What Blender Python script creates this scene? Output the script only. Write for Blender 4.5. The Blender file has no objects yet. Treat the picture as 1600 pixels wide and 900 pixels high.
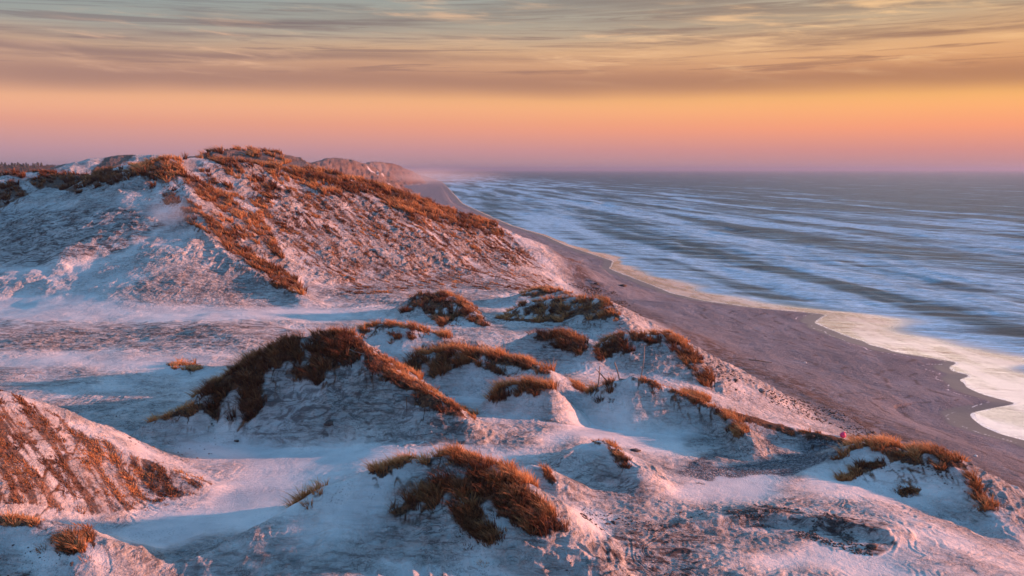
import bpy, math, random
import numpy as np
from mathutils import Vector, Matrix
R = math.radians
rng = np.random.default_rng(7)
random.seed(7)

# ------------------------------------------------------------------ camera, light, exposure
F = 1386.0                       # focal length in photo pixels (1600 wide)
H = 22.0                         # eye height above the sea
PIT = math.atan(185.0 / F)
SUN_AZ, SUN_EL = 82.0, 8.5      # degrees to the right of the view, above the horizon
S = bpy.context.scene
cam = bpy.data.objects.new('camera', bpy.data.cameras.new('camera'))
S.collection.objects.link(cam)
cam.location = (0, 0, H)
cam.rotation_euler = (math.pi / 2 - PIT, 0, 0)
cam.data.sensor_width = 36; cam.data.lens = 36 * F / 1600
cam.data.clip_start = 0.5; cam.data.clip_end = 80000
S.camera = cam
S.view_settings.view_transform = 'Standard'; S.view_settings.look = 'None'
S.view_settings.exposure = 1.0; S.view_settings.gamma = 1.0
S.view_settings.use_curve_mapping = False
S.cycles.use_adaptive_sampling = True; S.cycles.adaptive_threshold = 0.015
S.cycles.use_denoising = True
S.cycles.max_bounces = 5; S.cycles.diffuse_bounces = 3; S.cycles.glossy_bounces = 3
S.cycles.transparent_max_bounces = 6; S.cycles.volume_bounces = 0
S.cycles.sample_clamp_indirect = 4

sd = bpy.data.lights.new('sun', 'SUN'); sd.energy = 5.0; sd.angle = R(0.6); sd.color = (1.0, 0.37, 0.24)
sun = bpy.data.objects.new('sun', sd); S.collection.objects.link(sun)
sv = Vector((math.sin(R(SUN_AZ)) * math.cos(R(SUN_EL)), math.cos(R(SUN_AZ)) * math.cos(R(SUN_EL)), math.sin(R(SUN_EL))))
sun.rotation_euler = sv.to_track_quat('Z', 'Y').to_euler()

class G:
    """small helper that writes shader node graphs"""
    def __init__(s, tree): s.t = tree; s.n = tree.nodes; s.l = tree.links
    def put(s, sock, v):
        if isinstance(v, bpy.types.NodeSocket): s.l.new(v, sock)
        elif isinstance(v, (tuple, list)) and sock.type == 'RGBA' and len(v) == 3: sock.default_value = (*v, 1)
        else: sock.default_value = v
    def m(s, op, a, b=0.0, c=0.0, clamp=False):
        n = s.n.new('ShaderNodeMath'); n.operation = op; n.use_clamp = clamp
        s.put(n.inputs[0], a); s.put(n.inputs[1], b); s.put(n.inputs[2], c); return n.outputs[0]
    def mr(s, v, a, b, c=0.0, d=1.0, smooth=True):
        n = s.n.new('ShaderNodeMapRange'); n.interpolation_type = 'SMOOTHSTEP' if smooth else 'LINEAR'
        for k, x in enumerate((v, a, b, c, d)): s.put(n.inputs[k], x)
        return n.outputs[0]
    def mix(s, f, a, b, mode='MIX'):
        n = s.n.new('ShaderNodeMix'); n.data_type = 'RGBA'; n.blend_type = mode
        s.put(n.inputs[0], f); s.put(n.inputs[6], a); s.put(n.inputs[7], b); return n.outputs[2]
    def sc(s, col, k):
        n = s.n.new('ShaderNodeVectorMath'); n.operation = 'SCALE'; s.put(n.inputs[0], col); s.put(n.inputs[3], k); return n.outputs[0]
    def vadd(s, a, b):
        n = s.n.new('ShaderNodeVectorMath'); n.operation = 'ADD'; s.put(n.inputs[0], a); s.put(n.inputs[1], b); return n.outputs[0]
    def comb(s, x, y, z=0.0):
        n = s.n.new('ShaderNodeCombineXYZ'); s.put(n.inputs[0], x); s.put(n.inputs[1], y); s.put(n.inputs[2], z); return n.outputs[0]
    def sep(s, v):
        n = s.n.new('ShaderNodeSeparateXYZ'); s.put(n.inputs[0], v); return n.outputs
    def noise(s, v, scale=1.0, detail=4.0, rough=0.55, dist=0.0, ridged=False):
        n = s.n.new('ShaderNodeTexNoise')
        s.put(n.inputs['Vector'], v); n.inputs['Scale'].default_value = scale; n.inputs['Detail'].default_value = detail
        n.inputs['Roughness'].default_value = rough; n.inputs['Distortion'].default_value = dist
        return n.outputs[0]
    def vor(s, v, scale=1.0, feature='F1', rnd=1.0):
        n = s.n.new('ShaderNodeTexVoronoi'); n.feature = feature; s.put(n.inputs['Vector'], v)
        n.inputs['Scale'].default_value = scale; n.inputs['Randomness'].default_value = rnd
        return n.outputs[0], (n.outputs[1] if feature == 'F1' else None)
    def ramp(s, v, stops):
        n = s.n.new('ShaderNodeValToRGB'); s.put(n.inputs[0], v); cr = n.color_ramp
        while len(cr.elements) < len(stops): cr.elements.new(0.5)
        for e, (p, c) in zip(cr.elements, stops): e.position = p; e.color = (*c, 1)
        return n.outputs[0]
    def attr(s, name):
        n = s.n.new('ShaderNodeAttribute'); n.attribute_name = name; return n.outputs['Fac']

def lin(r, g, b):
    f = lambda c: (c / 255 / 12.92) if c < 10.3 else ((c / 255 + 0.055) / 1.055) ** 2.4
    return (f(r), f(g), f(b))

# ------------------------------------------------------------------ sky (world)
W = bpy.data.worlds.new('World'); S.world = W; W.use_nodes = True
W.node_tree.nodes.clear()
g = G(W.node_tree)
out = g.n.new('ShaderNodeOutputWorld')
tc = g.n.new('ShaderNodeTexCoord').outputs['Generated']
X, Y_, Z_ = g.sep(tc)
az = g.m('ARCTAN2', X, Y_)
el = g.m('ARCSINE', Z_)
warm = g.mr(az, -0.75, 0.75)                       # 0 on the land side, 1 on the sea side
k = 1 / 0.5                                        # ramp position = elevation / 0.5 rad
wob = g.m('MULTIPLY', g.m('SUBTRACT', g.noise(g.comb(g.m('MULTIPLY', az, 1.6), g.m('MULTIPLY', el, 9.0)), 1.0, 3), 0.5), 0.045)
elw = g.m('ADD', el, g.m('MULTIPLY', wob, g.mr(el, 0.03, 0.12)))
pos = g.m('MULTIPLY', elw, k, clamp=True)
left = g.ramp(pos, [(0.0, lin(168, 148, 160)), (0.04, lin(190, 150, 160)), (0.10, lin(224, 158, 138)), (0.15, lin(246, 182, 142)),
                    (0.20, lin(205, 158, 134)), (0.25, lin(196, 166, 142)), (0.295, lin(152, 158, 154)), (0.38, lin(124, 152, 160)), (0.6, lin(165, 185, 200)), (1.0, lin(180, 200, 225))])
right = g.ramp(pos, [(0.0, lin(184, 138, 140)), (0.04, lin(216, 142, 128)), (0.085, lin(250, 158, 112)), (0.15, lin(255, 186, 104)),
                     (0.20, lin(232, 165, 108)), (0.26, lin(226, 174, 122)), (0.31, lin(196, 168, 134)), (0.40, lin(178, 166, 146)), (0.6, lin(165, 180, 200)), (1.0, lin(165, 195, 230))])
base = g.mix(warm, left, right)
# cirrus sheets: long thin bands, a little higher towards the sea
tilt = g.m('ADD', el, g.m('MULTIPLY', az, -0.012))
cv = g.comb(g.m('MULTIPLY', az, 1.5), g.m('MULTIPLY', tilt, 34.0))
n1 = g.noise(cv, 1.3, 7, 0.6, 0.5)
cv2 = g.comb(g.m('MULTIPLY', az, 7.0), g.m('MULTIPLY', g.m('ADD', el, g.m('MULTIPLY', az, 0.05)), 70.0), 3.0)
n2 = g.noise(cv2, 1.3, 6, 0.62, 0.3)
zone = g.m('MULTIPLY', g.mr(elw, 0.068, 0.112), g.mr(el, 0.5, 0.25))
dark = g.m('MULTIPLY', g.mr(n1, 0.47, 0.66), zone)
n3 = g.noise(g.comb(g.m('MULTIPLY', az, 4.0), g.m('MULTIPLY', tilt, 120.0), 5.0), 1.0, 6, .65, .7)
dark = g.m('MULTIPLY', dark, g.m('ADD', .62, g.m('MULTIPLY', g.mr(n3, .35, .65), .38)))
dark = g.m('MAXIMUM', dark, g.m('MULTIPLY', g.m('MULTIPLY', g.mr(n3, .48, .64), zone), .7))
def band(c, w, lo, hi, amt):
    d = g.m('DIVIDE', g.m('SUBTRACT', elw, c), w)
    b = g.m('EXPONENT', g.m('MULTIPLY', g.m('MULTIPLY', d, d), -1.0))
    return g.m('MULTIPLY', g.m('MULTIPLY', b, g.mr(az, lo, hi)), amt)
for bd in (band(0.094, 0.017, -0.75, -0.45, 0.66), band(0.118, 0.006, 0.3, -0.3, 0.75), band(0.128, 0.004, 0.1, -0.6, 0.35), band(0.161, 0.004, -0.05, 0.3, 0.55), band(0.19, 0.006, -0.1, 0.4, 0.5)):
    dark = g.m('MAXIMUM', dark, bd)
dcol = g.mix(warm, lin(140, 112, 112), lin(150, 104, 82))
dcol = g.mix(g.mr(el, .10, .19), dcol, g.mix(warm, lin(118, 124, 128), lin(140, 116, 100)))
col = g.mix(dark, base, dcol)
lite = g.m('MULTIPLY', g.m('MULTIPLY', g.mr(n2, 0.47, 0.74), g.mr(el, 0.085, 0.12)), 0.75)
lite = g.m('MULTIPLY', lite, g.mr(g.noise(g.comb(g.m('MULTIPLY', az, 2.2), g.m('MULTIPLY', el, 22.0), 9.0), 1.0, 3), 0.42, 0.6))
lcol = g.mix(warm, lin(238, 190, 160), lin(255, 206, 146))
col = g.mix(lite, col, lcol)
# overhead and behind the camera: the clear blue dome that lights the shade
sky = g.n.new('ShaderNodeTexSky'); sky.sky_type = 'NISHITA'; sky.sun_disc = False
sky.sun_elevation = R(SUN_EL); sky.sun_rotation = R(SUN_AZ); sky.dust_density = 1.0
nish = g.sc(sky.outputs[0], 0.07)
dome = g.vadd((0.11, 0.31, 0.60), nish)
gx = g.m('DIVIDE', g.m('SUBTRACT', az, 0.45), 0.22); gy = g.m('DIVIDE', g.m('SUBTRACT', el, 0.27), 0.05)
glow = g.m('EXPONENT', g.m('MULTIPLY', g.m('ADD', g.m('MULTIPLY', gx, gx), g.m('MULTIPLY', gy, gy)), -1.0))
col = g.vadd(col, g.sc((5.4, 4.1, 3.4), g.m('MULTIPLY', glow, g.mr(el, .17, .24))))   # added cream glow above the frame, brightens the swash reflections
up = g.mr(el, 0.36, 0.85)
back = g.mr(Y_, 0.45, -0.4)
up = g.m('MAXIMUM', up, g.m('MULTIPLY', back, g.mr(el, 0.05, 0.3)))
col = g.mix(up, col, dome)
col = g.mix(g.mr(Z_, 0.0, -0.05), col, (0.25, 0.22, 0.24))
bg = g.n.new('ShaderNodeBackground'); g.put(bg.inputs[0], col); bg.inputs[1].default_value = 0.53
g.l.new(bg.outputs[0], out.inputs[0])

# ------------------------------------------------------------------ helpers
CP, SP = math.cos(PIT), math.sin(PIT)
def P(px, py, Y):
    a = (px - 800) / F; b = (450 - py) / F
    t = Y / (CP + b * SP)
    return (a * t, Y, H + (-SP + b * CP) * t)
def Pz(px, py, z):
    a = (px - 800) / F; b = (450 - py) / F
    t = (z - H) / (-SP + b * CP)
    return (a * t, (CP + b * SP) * t, z)
def proj(x, y, z):
    d = y * CP - (z - H) * SP
    u = y * SP + (z - H) * CP
    return 800 + F * x / d, 450 - F * u / d

def hsh(ix, iy, seed):
    h = (ix.astype(np.int64) * 374761393 + iy.astype(np.int64) * 668265263 + seed * 974634777) & 0xffffffff
    h = ((h ^ (h >> 13)) * 1274126177) & 0xffffffff
    return ((h ^ (h >> 16)) & 0xffff) / 65535.0
def vn(x, y, seed=0):
    ix = np.floor(x); iy = np.floor(y); fx = x - ix; fy = y - iy
    fx = fx * fx * fx * (fx * (fx * 6 - 15) + 10); fy = fy * fy * fy * (fy * (fy * 6 - 15) + 10)
    a = hsh(ix, iy, seed); b = hsh(ix + 1, iy, seed); c = hsh(ix, iy + 1, seed); d = hsh(ix + 1, iy + 1, seed)
    return (a + (b - a) * fx) * (1 - fy) + (c + (d - c) * fx) * fy
def fbm(x, y, o=4, seed=0, gain=0.5):
    r = 0; a = 1; t = 0
    for i in range(o):
        c, s = math.cos(i * 1.3), math.sin(i * 1.3)
        r = r + a * vn((x * c - y * s) * 2.03 ** i, (x * s + y * c) * 2.03 ** i, seed + i * 17); t += a; a *= gain
    return r / t
def ridged(x, y, o=4, seed=0, gain=0.5):
    r = 0; a = 1; t = 0
    for i in range(o):
        c, s = math.cos(i * 1.7), math.sin(i * 1.7)
        r = r + a * (1 - np.abs(2 * vn((x * c - y * s) * 2.1 ** i, (x * s + y * c) * 2.1 ** i, seed + i * 13) - 1)); t += a; a *= gain
    return r / t
def sst(v, a, b):
    t = np.clip((v - a) / (b - a), 0, 1); return t * t * (3 - 2 * t)
def smax(a, b, k):
    return np.maximum(a, b) + np.maximum(k - np.abs(a - b), 0) ** 2 / (4 * k)

# ------------------------------------------------------------------ the lie of the land (heights in metres above the sea)
WL = [(655, 272), (690, 284), (702, 296), (722, 318), (765, 338), (800, 353), (850, 368), (885, 384), (925, 397), (958, 408), (952, 420), (1050, 458), (1100, 470), (1180, 481),
      (1292, 491), (1272, 504), (1310, 520), (1372, 542), (1403, 551), (1500, 566), (1484, 573), (1490, 580), (1522, 587), (1502, 594), (1508, 604), (1530, 614), (1563, 624), (1592, 631), (1550, 637), (1520, 646), (1524, 655), (1540, 667), (1567, 678), (1605, 688), (1700, 720)]
wl = np.array([Pz(a, b, 0)[:2] for a, b in WL])
wl = wl[np.argsort(wl[:, 1])]
wy = np.concatenate([[-400, 0, 30, 55, 62], wl[:, 1], [6000, 60000]])
wx = np.concatenate([[95, 50, 46, 45, 46], wl[:, 0], [wl[-1, 0] - 900, wl[-1, 0] - 25000]])
_ly = np.geomspace(20, 6000, 9000); _lx = np.interp(_ly, wy, wx); _kw = np.exp(-(np.arange(-40, 41) / 13.) ** 2); _kw /= _kw.sum()
_lx = np.convolve(np.pad(_lx, 40, mode='edge'), _kw, 'valid')
def x_water(Y):
    return np.where(Y < 25, np.interp(Y, wy, wx), np.where(Y > 5500, np.interp(Y, wy, wx), np.interp(Y, _ly, _lx))) + .5 * (vn(Y / 2.3, Y * 0, 301) - .5) * sst(Y, 300, 60)
def x_waters(Y):                                          # the smoothed run of the shore
    return np.interp(Y, [-400, 0, 70, 236, 1200, 6000, 60000], [95, 51, 43, 22, -72, -960, -25000])
def x_toe(Y): return np.interp(Y, [-400, 0, 47, 160, 300, 500, 871, 1300, 6000, 60000], [70, 38, 29, 5, -22, -50, -113, -185, -1060, -25200])

# crest lines: points are (column, row, distance); slopes of the two sides (left, right seen along the line), roundness
RD = [
 # name key, label, pts, slopeL, slopeR, round, smooth, warp
 ('low_left', 'sunlit sand dune sloping down from the left edge, streaked with rusty grass',
   [(-420, 500, 33.5), (-200, 545, 35.5), (0, 612, 38), (110, 664, 38.6), (230, 720, 38.8), (330, 757, 38.6)], .5, .62, .5, .8, .3),
 ('corner', 'small pale dune in the bottom left corner with tufts on its lip',
   [(-160, 800, 31), (-40, 806, 30.5), (60, 818, 30), (110, 832, 29.6), (145, 850, 29)], .5, .5, .5, .5, .2),
 ('front', 'nearest dune at bottom centre, capped with thick rusty grass',
   [(250, 885, 29.6), (330, 862, 30.3), (400, 827, 31), (467, 787, 32), (510, 760, 33), (583, 733, 33.6), (640, 717, 34), (710, 708, 34), (777, 727, 33.4), (823, 760, 32.4), (852, 796, 31.4), (884, 838, 30.5), (925, 872, 29.7)], .62, .58, .45, .6, .15),
 ('middle', 'big steep dune left of centre with a dark brown grassy crown and eroded face',
   [(235, 660, 46), (310, 630, 47.5), (340, 600, 49), (400, 556, 50), (450, 530, 50.5), (500, 523, 50.5), (548, 524, 50), (580, 558, 48.5), (640, 596, 47), (690, 625, 45.8), (730, 655, 44.9)], .62, .80, .5, .6, .25),
 ('behind_middle', 'smooth sand hump with a thin grassy rim just behind the steep central dune',
   [(530, 535, 58), (560, 516, 60), (600, 506, 61), (640, 510, 60.5), (690, 524, 60), (740, 532, 60)], .5, .45, .7, .6, .2),
 ('back_mound', 'cone-shaped hummock with brown grass cap at the foot of the big ridge',
   [(630, 492, 84), (655, 460, 87), (695, 458, 87), (722, 470, 86), (765, 510, 80)], .55, .5, .5, .6, .3),
 ('back_right', 'low grassy dune at the beach edge below the end of the big ridge',
   [(775, 497, 86), (830, 472, 88), (870, 466, 88), (910, 464, 87), (945, 466, 85), (970, 496, 80)], .5, .4, .7, .7, .35),
 ('back_top', 'pale sand hump topped by thin grass behind the low grassy dune',
   [(815, 462, 98), (850, 450, 100), (890, 458, 98)], .4, .3, .8, .6, .3),
 ('dark_clump', 'small sand hump under a dark brown clump of grass right of centre',
   [(800, 535, 68), (840, 520, 69), (880, 518, 69), (918, 545, 66)], .5, .45, .6, .5, .25),
 ('arc', 'broad pale dune with curved grassy rim falling to the beach',
   [(928, 550, 66), (975, 522, 68), (1040, 522, 68), (1062, 538, 67), (1090, 568, 66), (1112, 600, 65)], .45, .45, .6, .6, .25),
 ('long_grass', 'low dune draped with long straw grass in the centre',
   [(620, 578, 56), (660, 554, 57), (710, 546, 57), (760, 552, 56.5), (810, 562, 56), (856, 580, 54)], .5, .75, .6, .5, .2),
 ('tussock_hump', 'small sand hump beneath the round straw tussock',
   [(785, 606, 50.5), (822, 598, 50.5), (858, 606, 50.2)], .75, 1.0, .5, .5, .1),
 ('cone', 'pale cone-shaped dune with leaning sticks on its crest',
   [(880, 622, 53), (930, 606, 52.6), (960, 596, 52), (988, 588, 51.8), (1022, 597, 51.5), (1070, 616, 51), (1115, 637, 50), (1155, 660, 48), (1175, 690, 45)], .66, .72, .3, .5, .12),
 ('little', 'little pointed sand mound with a rusty grass flank',
   [(880, 712, 41), (912, 694, 42), (938, 689, 42), (962, 702, 41), (994, 730, 39.5)], .5, .5, .25, .4, .1),
 ('tiny', 'tiny sand mound with a wisp of grass beside the nearest dune',
   [(798, 738, 37.5), (828, 726, 38), (848, 730, 37.8), (868, 752, 37)], .5, .5, .25, .35, .1),
 ('right', 'rounded pale dune at the right with furry grass along its rim',
   [(1240, 742, 42), (1305, 714, 43.6), (1345, 694, 44.2), (1378, 690, 44.2), (1412, 706, 43.6), (1450, 703, 43.2), (1490, 719, 42.4), (1522, 748, 41.2), (1546, 790, 39.4), (1565, 815, 38)], .42, .42, .7, .8, .15),
 ('toe', 'low broken sand bank along the top of the beach',
   [(1115, 637, 51), (1160, 650, 50), (1210, 662, 49.5), (1250, 672, 49), (1322, 688, 47.5)], .35, .45, .6, .5, .3),
 ('ledge', 'low dark scarp of soil clods crossing the sand at bottom right',
   [(1060, 820, 34.8), (1120, 806, 35.4), (1180, 798, 35.9), (1250, 803, 35.7), (1320, 815, 35), (1388, 830, 34.2)], .16, 1.0, .1, .15, .25),
 ('small_lit', 'small drifted sand hump with one sunlit tuft on the left flat',
   [(240, 592, 60), (275, 574, 62), (305, 570, 62), (345, 580, 60)], .3, .3, .5, .6, .1),
 # the high foredune
 ('ridge', 'high grass-topped foredune ridge running down to the beach',
   [(225, 262, 122), (262, 246, 124), (310, 246, 128), (380, 254, 132), (450, 262, 136), (520, 270, 140), (585, 288, 143), (640, 309, 146), (690, 326, 148), (760, 346, 150), (800, 384, 150), (838, 415, 150), (870, 440, 148)], .5, .50, 1.5, 3.0, 1.4),
 ('spur', 'sunlit grassy spur descending from the high ridge towards the flat',
   [(262, 246, 124), (275, 275, 118), (300, 312, 112), (310, 338, 108), (345, 385, 103), (400, 424, 98), (440, 448, 95), (475, 468, 92)], .62, .62, .8, 2.0, .9),
 ('bowl_wall', 'high left rim of the sand hollow, fringed with dark grass',
   [(-330, 300, 118), (-150, 285, 126), (-40, 276, 132), (60, 268, 134), (140, 275, 138), (200, 258, 134), (262, 250, 124)], .5, .42, 1.2, 3.0, 1.6),
 ('tongue', 'smooth drift of blown sand climbing to the notch in the spur',
   [(0, 470, 92), (120, 452, 95), (220, 415, 98), (275, 372, 104), (300, 345, 109)], .35, .35, 2.5, 2.0, .3),
 ('dome', 'domed dune top showing above the high ridge',
   [(310, 248, 176), (340, 237, 182), (385, 234, 186), (425, 238, 186), (455, 254, 180)], .4, .4, 4, 4.0, 2.5),
 ('pale_top', 'pale distant dune above the sand hollow',
   [(110, 262, 225), (150, 247, 232), (200, 242, 235), (250, 242, 235), (300, 255, 235)], .35, .35, 4, 4.0, 2.5),
 ('far_a', 'hazy distant dune beyond the high ridge',
   [(440, 262, 640), (500, 252, 660), (518, 246, 680), (545, 249, 700), (580, 260, 740)], .4, .75, 5, 6, 4),
 ('far_b', 'farthest hazy dune headland above the beach',
   [(560, 262, 1000), (582, 252, 1040), (600, 254, 1100), (618, 257, 1180), (632, 264, 1260), (645, 269, 1400)], .4, .9, 5, 6, 5),
 ('inland', 'low dark rise of land on the left horizon',
   [(-500, 256, 760), (-200, 254, 820), (0, 258, 860), (110, 259, 900), (240, 262, 900)], .1, .1, 10, 8, 6),
]

def land(x, y, detail=True):
    """height and the index of the dune a point belongs to"""
    wxn = (fbm(x / 5.0, y / 5.0, 3, 3) - .5) * 2; wyn = (fbm(x / 5.0, y / 5.0, 3, 31) - .5) * 2
    xt = x_toe(y) + 2.0 * (fbm(x / 9., y / 9., 2, 5) - .5)
    xw = x_water(y); xs = x_waters(y)
    u = xw - x
    width = np.maximum(xs - xt, 6)
    # beach: gentle near the waterline, steeper to the dune toe
    near = np.minimum(0.075 * u, 3.0)
    us = (xs - x) / width
    beach = 3.0 * np.clip(us, -5, 1.0) ** 1.0
    bz = np.where(u < 7, near, near + (np.maximum(beach, near) - near) * sst(u, 3, 12))
    bz = np.where(u < 0, np.maximum(0.06 * u, -4), bz)
    d = xt - x
    floor = 3 + (4.0 + .9 * sst(d, 15, 35)) * sst(d, -1.5, 17) + 8 * sst(y, 260, 900) * sst(d, 30, 120)
    h = np.where(d > -1.5, np.maximum(bz, floor), bz)
    fl = sst(d, 0, 8)
    h = h + fl * ((fbm(x / 14, y / 14, 3, 7) - .5) * 1.1 + (fbm(x / 5, y / 5, 3, 9) - .5) * .35)
    # the viewpoint dune under the camera
    h = smax(h, 20.3 - .66 * (np.sqrt(x * x + y * y + 4) - 2), 1.0)
    own = np.where(d > 0, 0, -1)
    best = h.copy()
    for i, (key, lab, pts, kl, kr, rr, sm, wp) in enumerate(RD):
        q = np.array([P(*p) for p in pts]); q[:, 2] -= ADJ[i]
        kk = min(kl, kr); m = (q[:, 2].max() - 2) / kk + 4
        sel = np.where((x > q[:, 0].min() - m) & (x < q[:, 0].max() + m) & (y > q[:, 1].min() - m) & (y < q[:, 1].max() + m))
        if len(sel[0]) == 0: continue
        X = x[sel] + wxn[sel] * wp; Yv = y[sel] + wyn[sel] * wp
        r = np.full(X.shape, -99.0); nearby = q[0, 1] < 90; ks = 1.2 if nearby else 1.0; rr = rr * (.6 if nearby else .8); sm = sm * (.65 if nearby else .7)
        for a, b in zip(q[:-1], q[1:]):
            e = b[:2] - a[:2]; L = math.hypot(*e)
            t = np.clip(((X - a[0]) * e[0] + (Yv - a[1]) * e[1]) / (L * L), 0, 1)
            dx = X - (a[0] + t * e[0]); dy = Yv - (a[1] + t * e[1]); ds = np.hypot(dx, dy)
            s = (e[1] * dx - e[0] * dy) / (L * (ds + rr * .5))          # +1 on the right of the line
            kx = ks * (kl * (.5 - .5 * s) + kr * (.5 + .5 * s))
            v = a[2] + t * (b[2] - a[2]) - kx * (np.sqrt(ds * ds + rr * rr) - rr)
            r = smax(r, v, .12)
        hh = h[sel]; new = smax(hh, r, sm)
        o = own[sel]; o[r > hh] = i + 1; own[sel] = o
        h[sel] = new
    return h, own, d, u

# settle the crest lines so that the finished crests reach their measured heights
ADJ = [np.zeros(len(r_[2])) for r_ in RD]
_q = [np.array([P(*p) for p in r_[2]]) for r_ in RD]
for _ in range(3):
    for i, q in enumerate(_q):
        wp = RD[i][7]; x, y = q[:, 0].copy(), q[:, 1].copy()
        for __ in range(3):
            x, y = q[:, 0] - wp * (fbm(x / 5.0, y / 5.0, 3, 3) - .5) * 2, q[:, 1] - wp * (fbm(x / 5.0, y / 5.0, 3, 31) - .5) * 2
        hh = land(x, y)[0]
        lim = 1.0 if q[0, 1] < 100 else 4.0
        ADJ[i] = np.clip(ADJ[i] + (hh - q[:, 2]), -.4 * lim, lim)
def gridmesh_rows():
    r = np.concatenate([np.geomspace(1.5, 22, 26)[:-1], np.geomspace(22, 62, 620)[:-1], np.geomspace(62, 175, 470)[:-1], np.geomspace(175, 1400, 260)[:-1], np.geomspace(1400, 45000, 60)])
    a = np.concatenate([np.linspace(-180, -36, 50)[:-1], np.linspace(-36, 36, 1300)[:-1], np.linspace(36, 180, 50)])
    return r, np.radians(a)
rr_, aa_ = gridmesh_rows()
RRg, AAg = np.meshgrid(rr_, aa_, indexing='ij')
GX = RRg * np.sin(AAg); GY = RRg * np.cos(AAg)
HZ, OWN, DT, UU = land(GX, GY)
NR, NA = GX.shape

def inpoly(px, py, poly):
    c = np.zeros(px.shape, bool); n = len(poly)
    for i in range(n):
        x1, y1 = poly[i]; x2, y2 = poly[(i + 1) % n]
        if y1 == y2: continue
        c ^= ((y1 > py) != (y2 > py)) & (px < (x2 - x1) * (py - y1) / (y2 - y1) + x1)
    return c
def wobble(x, y, px, py, amt=1.0):
    k_ = amt * 700 / np.maximum(y, 10)
    return px + k_ * (fbm(x / .7, y / .7, 3, 131) - .5), py + .7 * k_ * (fbm(x / .7, y / .7, 3, 133) - .5)
def blur(A, n):
    A = A.copy()
    for _ in range(n):
        A[1:-1] = (A[:-2] + A[1:-1] + A[2:]) / 3; A[:, 1:-1] = (A[:, :-2] + A[:, 1:-1] + A[:, 2:]) / 3
    return A
SMP = [([(-80, 462), (120, 455), (200, 470), (420, 480), (640, 490), (500, 500), (250, 505), (-80, 520)], 70, 110), ([(-80, 555), (380, 552), (300, 570), (150, 580), (-80, 572)], 55, 75),
       ([(190, 690), (330, 680), (560, 700), (820, 690), (1000, 650), (1120, 660), (1060, 720), (900, 700), (780, 740), (700, 712), (560, 735), (430, 800), (300, 850), (100, 870), (300, 790), (360, 740)], 30, 52),
       ([(700, 600), (780, 630), (880, 640), (960, 600), (1000, 596), (1000, 690), (860, 660), (760, 650)], 44, 56), ([(560, 520), (640, 512), (690, 530), (640, 560), (580, 540)], 54, 63),
       ([(1250, 740), (1350, 700), (1410, 730), (1500, 750), (1530, 790), (1440, 790), (1300, 770)], 36, 46), ([(430, 830), (470, 785), (560, 740), (660, 720), (620, 770), (600, 830), (480, 860)], 28, 36),
       ([(870, 780), (960, 800), (950, 850), (890, 830)], 28, 38), ([(1020, 760), (1120, 740), (1260, 740), (1200, 790), (1100, 790)], 36, 45), ([(0, 440), (150, 430), (260, 360), (300, 300), (270, 300), (200, 400), (0, 420)], 88, 125),
       ([(450, 420), (520, 430), (500, 465), (470, 450)], 85, 120), ([(0, 820), (80, 835), (100, 870), (0, 870)], 26, 32), ([(1150, 870), (1230, 845), (1330, 870), (1450, 880), (1420, 905), (1180, 905)], 26, 36), ([(780, 480), (850, 460), (850, 480), (780, 500)], 78, 100)]
_gx, _gy = wobble(GX, GY, *proj(GX, np.where(GY > 5, GY, 5), HZ), 1.6)
_gx = _gx + 3200 / np.maximum(GY, 10) * (fbm(GX / 2.6, GY / 2.6, 2, 331) - .5); _gy = _gy + 2200 / np.maximum(GY, 10) * (fbm(GX / 2.6, GY / 2.6, 2, 333) - .5)
SM = np.zeros(HZ.shape, np.float32)
for p_, a_, b_ in SMP: SM[inpoly(_gx, _gy, p_) & (GY > a_) & (GY < b_)] = 1
SM = blur(SM, 90)
# slope of the smooth land, used to place erosion
def slope_of(Z):
    dr = np.gradient(Z, axis=0) / np.gradient(RRg, axis=0)
    da = np.gradient(Z, axis=1) / (np.gradient(AAg, axis=1) * RRg)
    return dr, da
dr, da = slope_of(HZ)
SL = np.hypot(dr, da)
fade = sst(RRg, 1200, 200)
onland = sst(DT, -1, 5)
ero = sst(SL, .28, .5) * sst(fbm(GX / 4.5, GY / 4.5, 3, 41), .38, .6) * onland
# strata and slumped blocks on the eroded faces
big = sst(RRg, 80, 110)
w1 = (ridged(GX / 1.6, GY / 1.6, 4, 51) - .6) * .34 * (1 + .9 * big)
w1 = w1 * (1 - .45 * big)
w2 = (ridged(GX / .55, GY / .55, 3, 61) - .6) * .14 * (1 + 1.2 * big)
ph = HZ / (.30 + .5 * big) + 2.5 * fbm(GX / 2.5, GY / 2.5, 3, 71)
terr = (np.abs((ph % 1) - .5) * 2) ** 2 * .09 * (1 + 2 * big)
flow = (ridged(GX / 3.8 - GY / 30, GY / 14 + GX / 40, 3, 77) - .6)
HZ2 = HZ + fade * ero * (w1 + w2 + terr)
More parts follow.
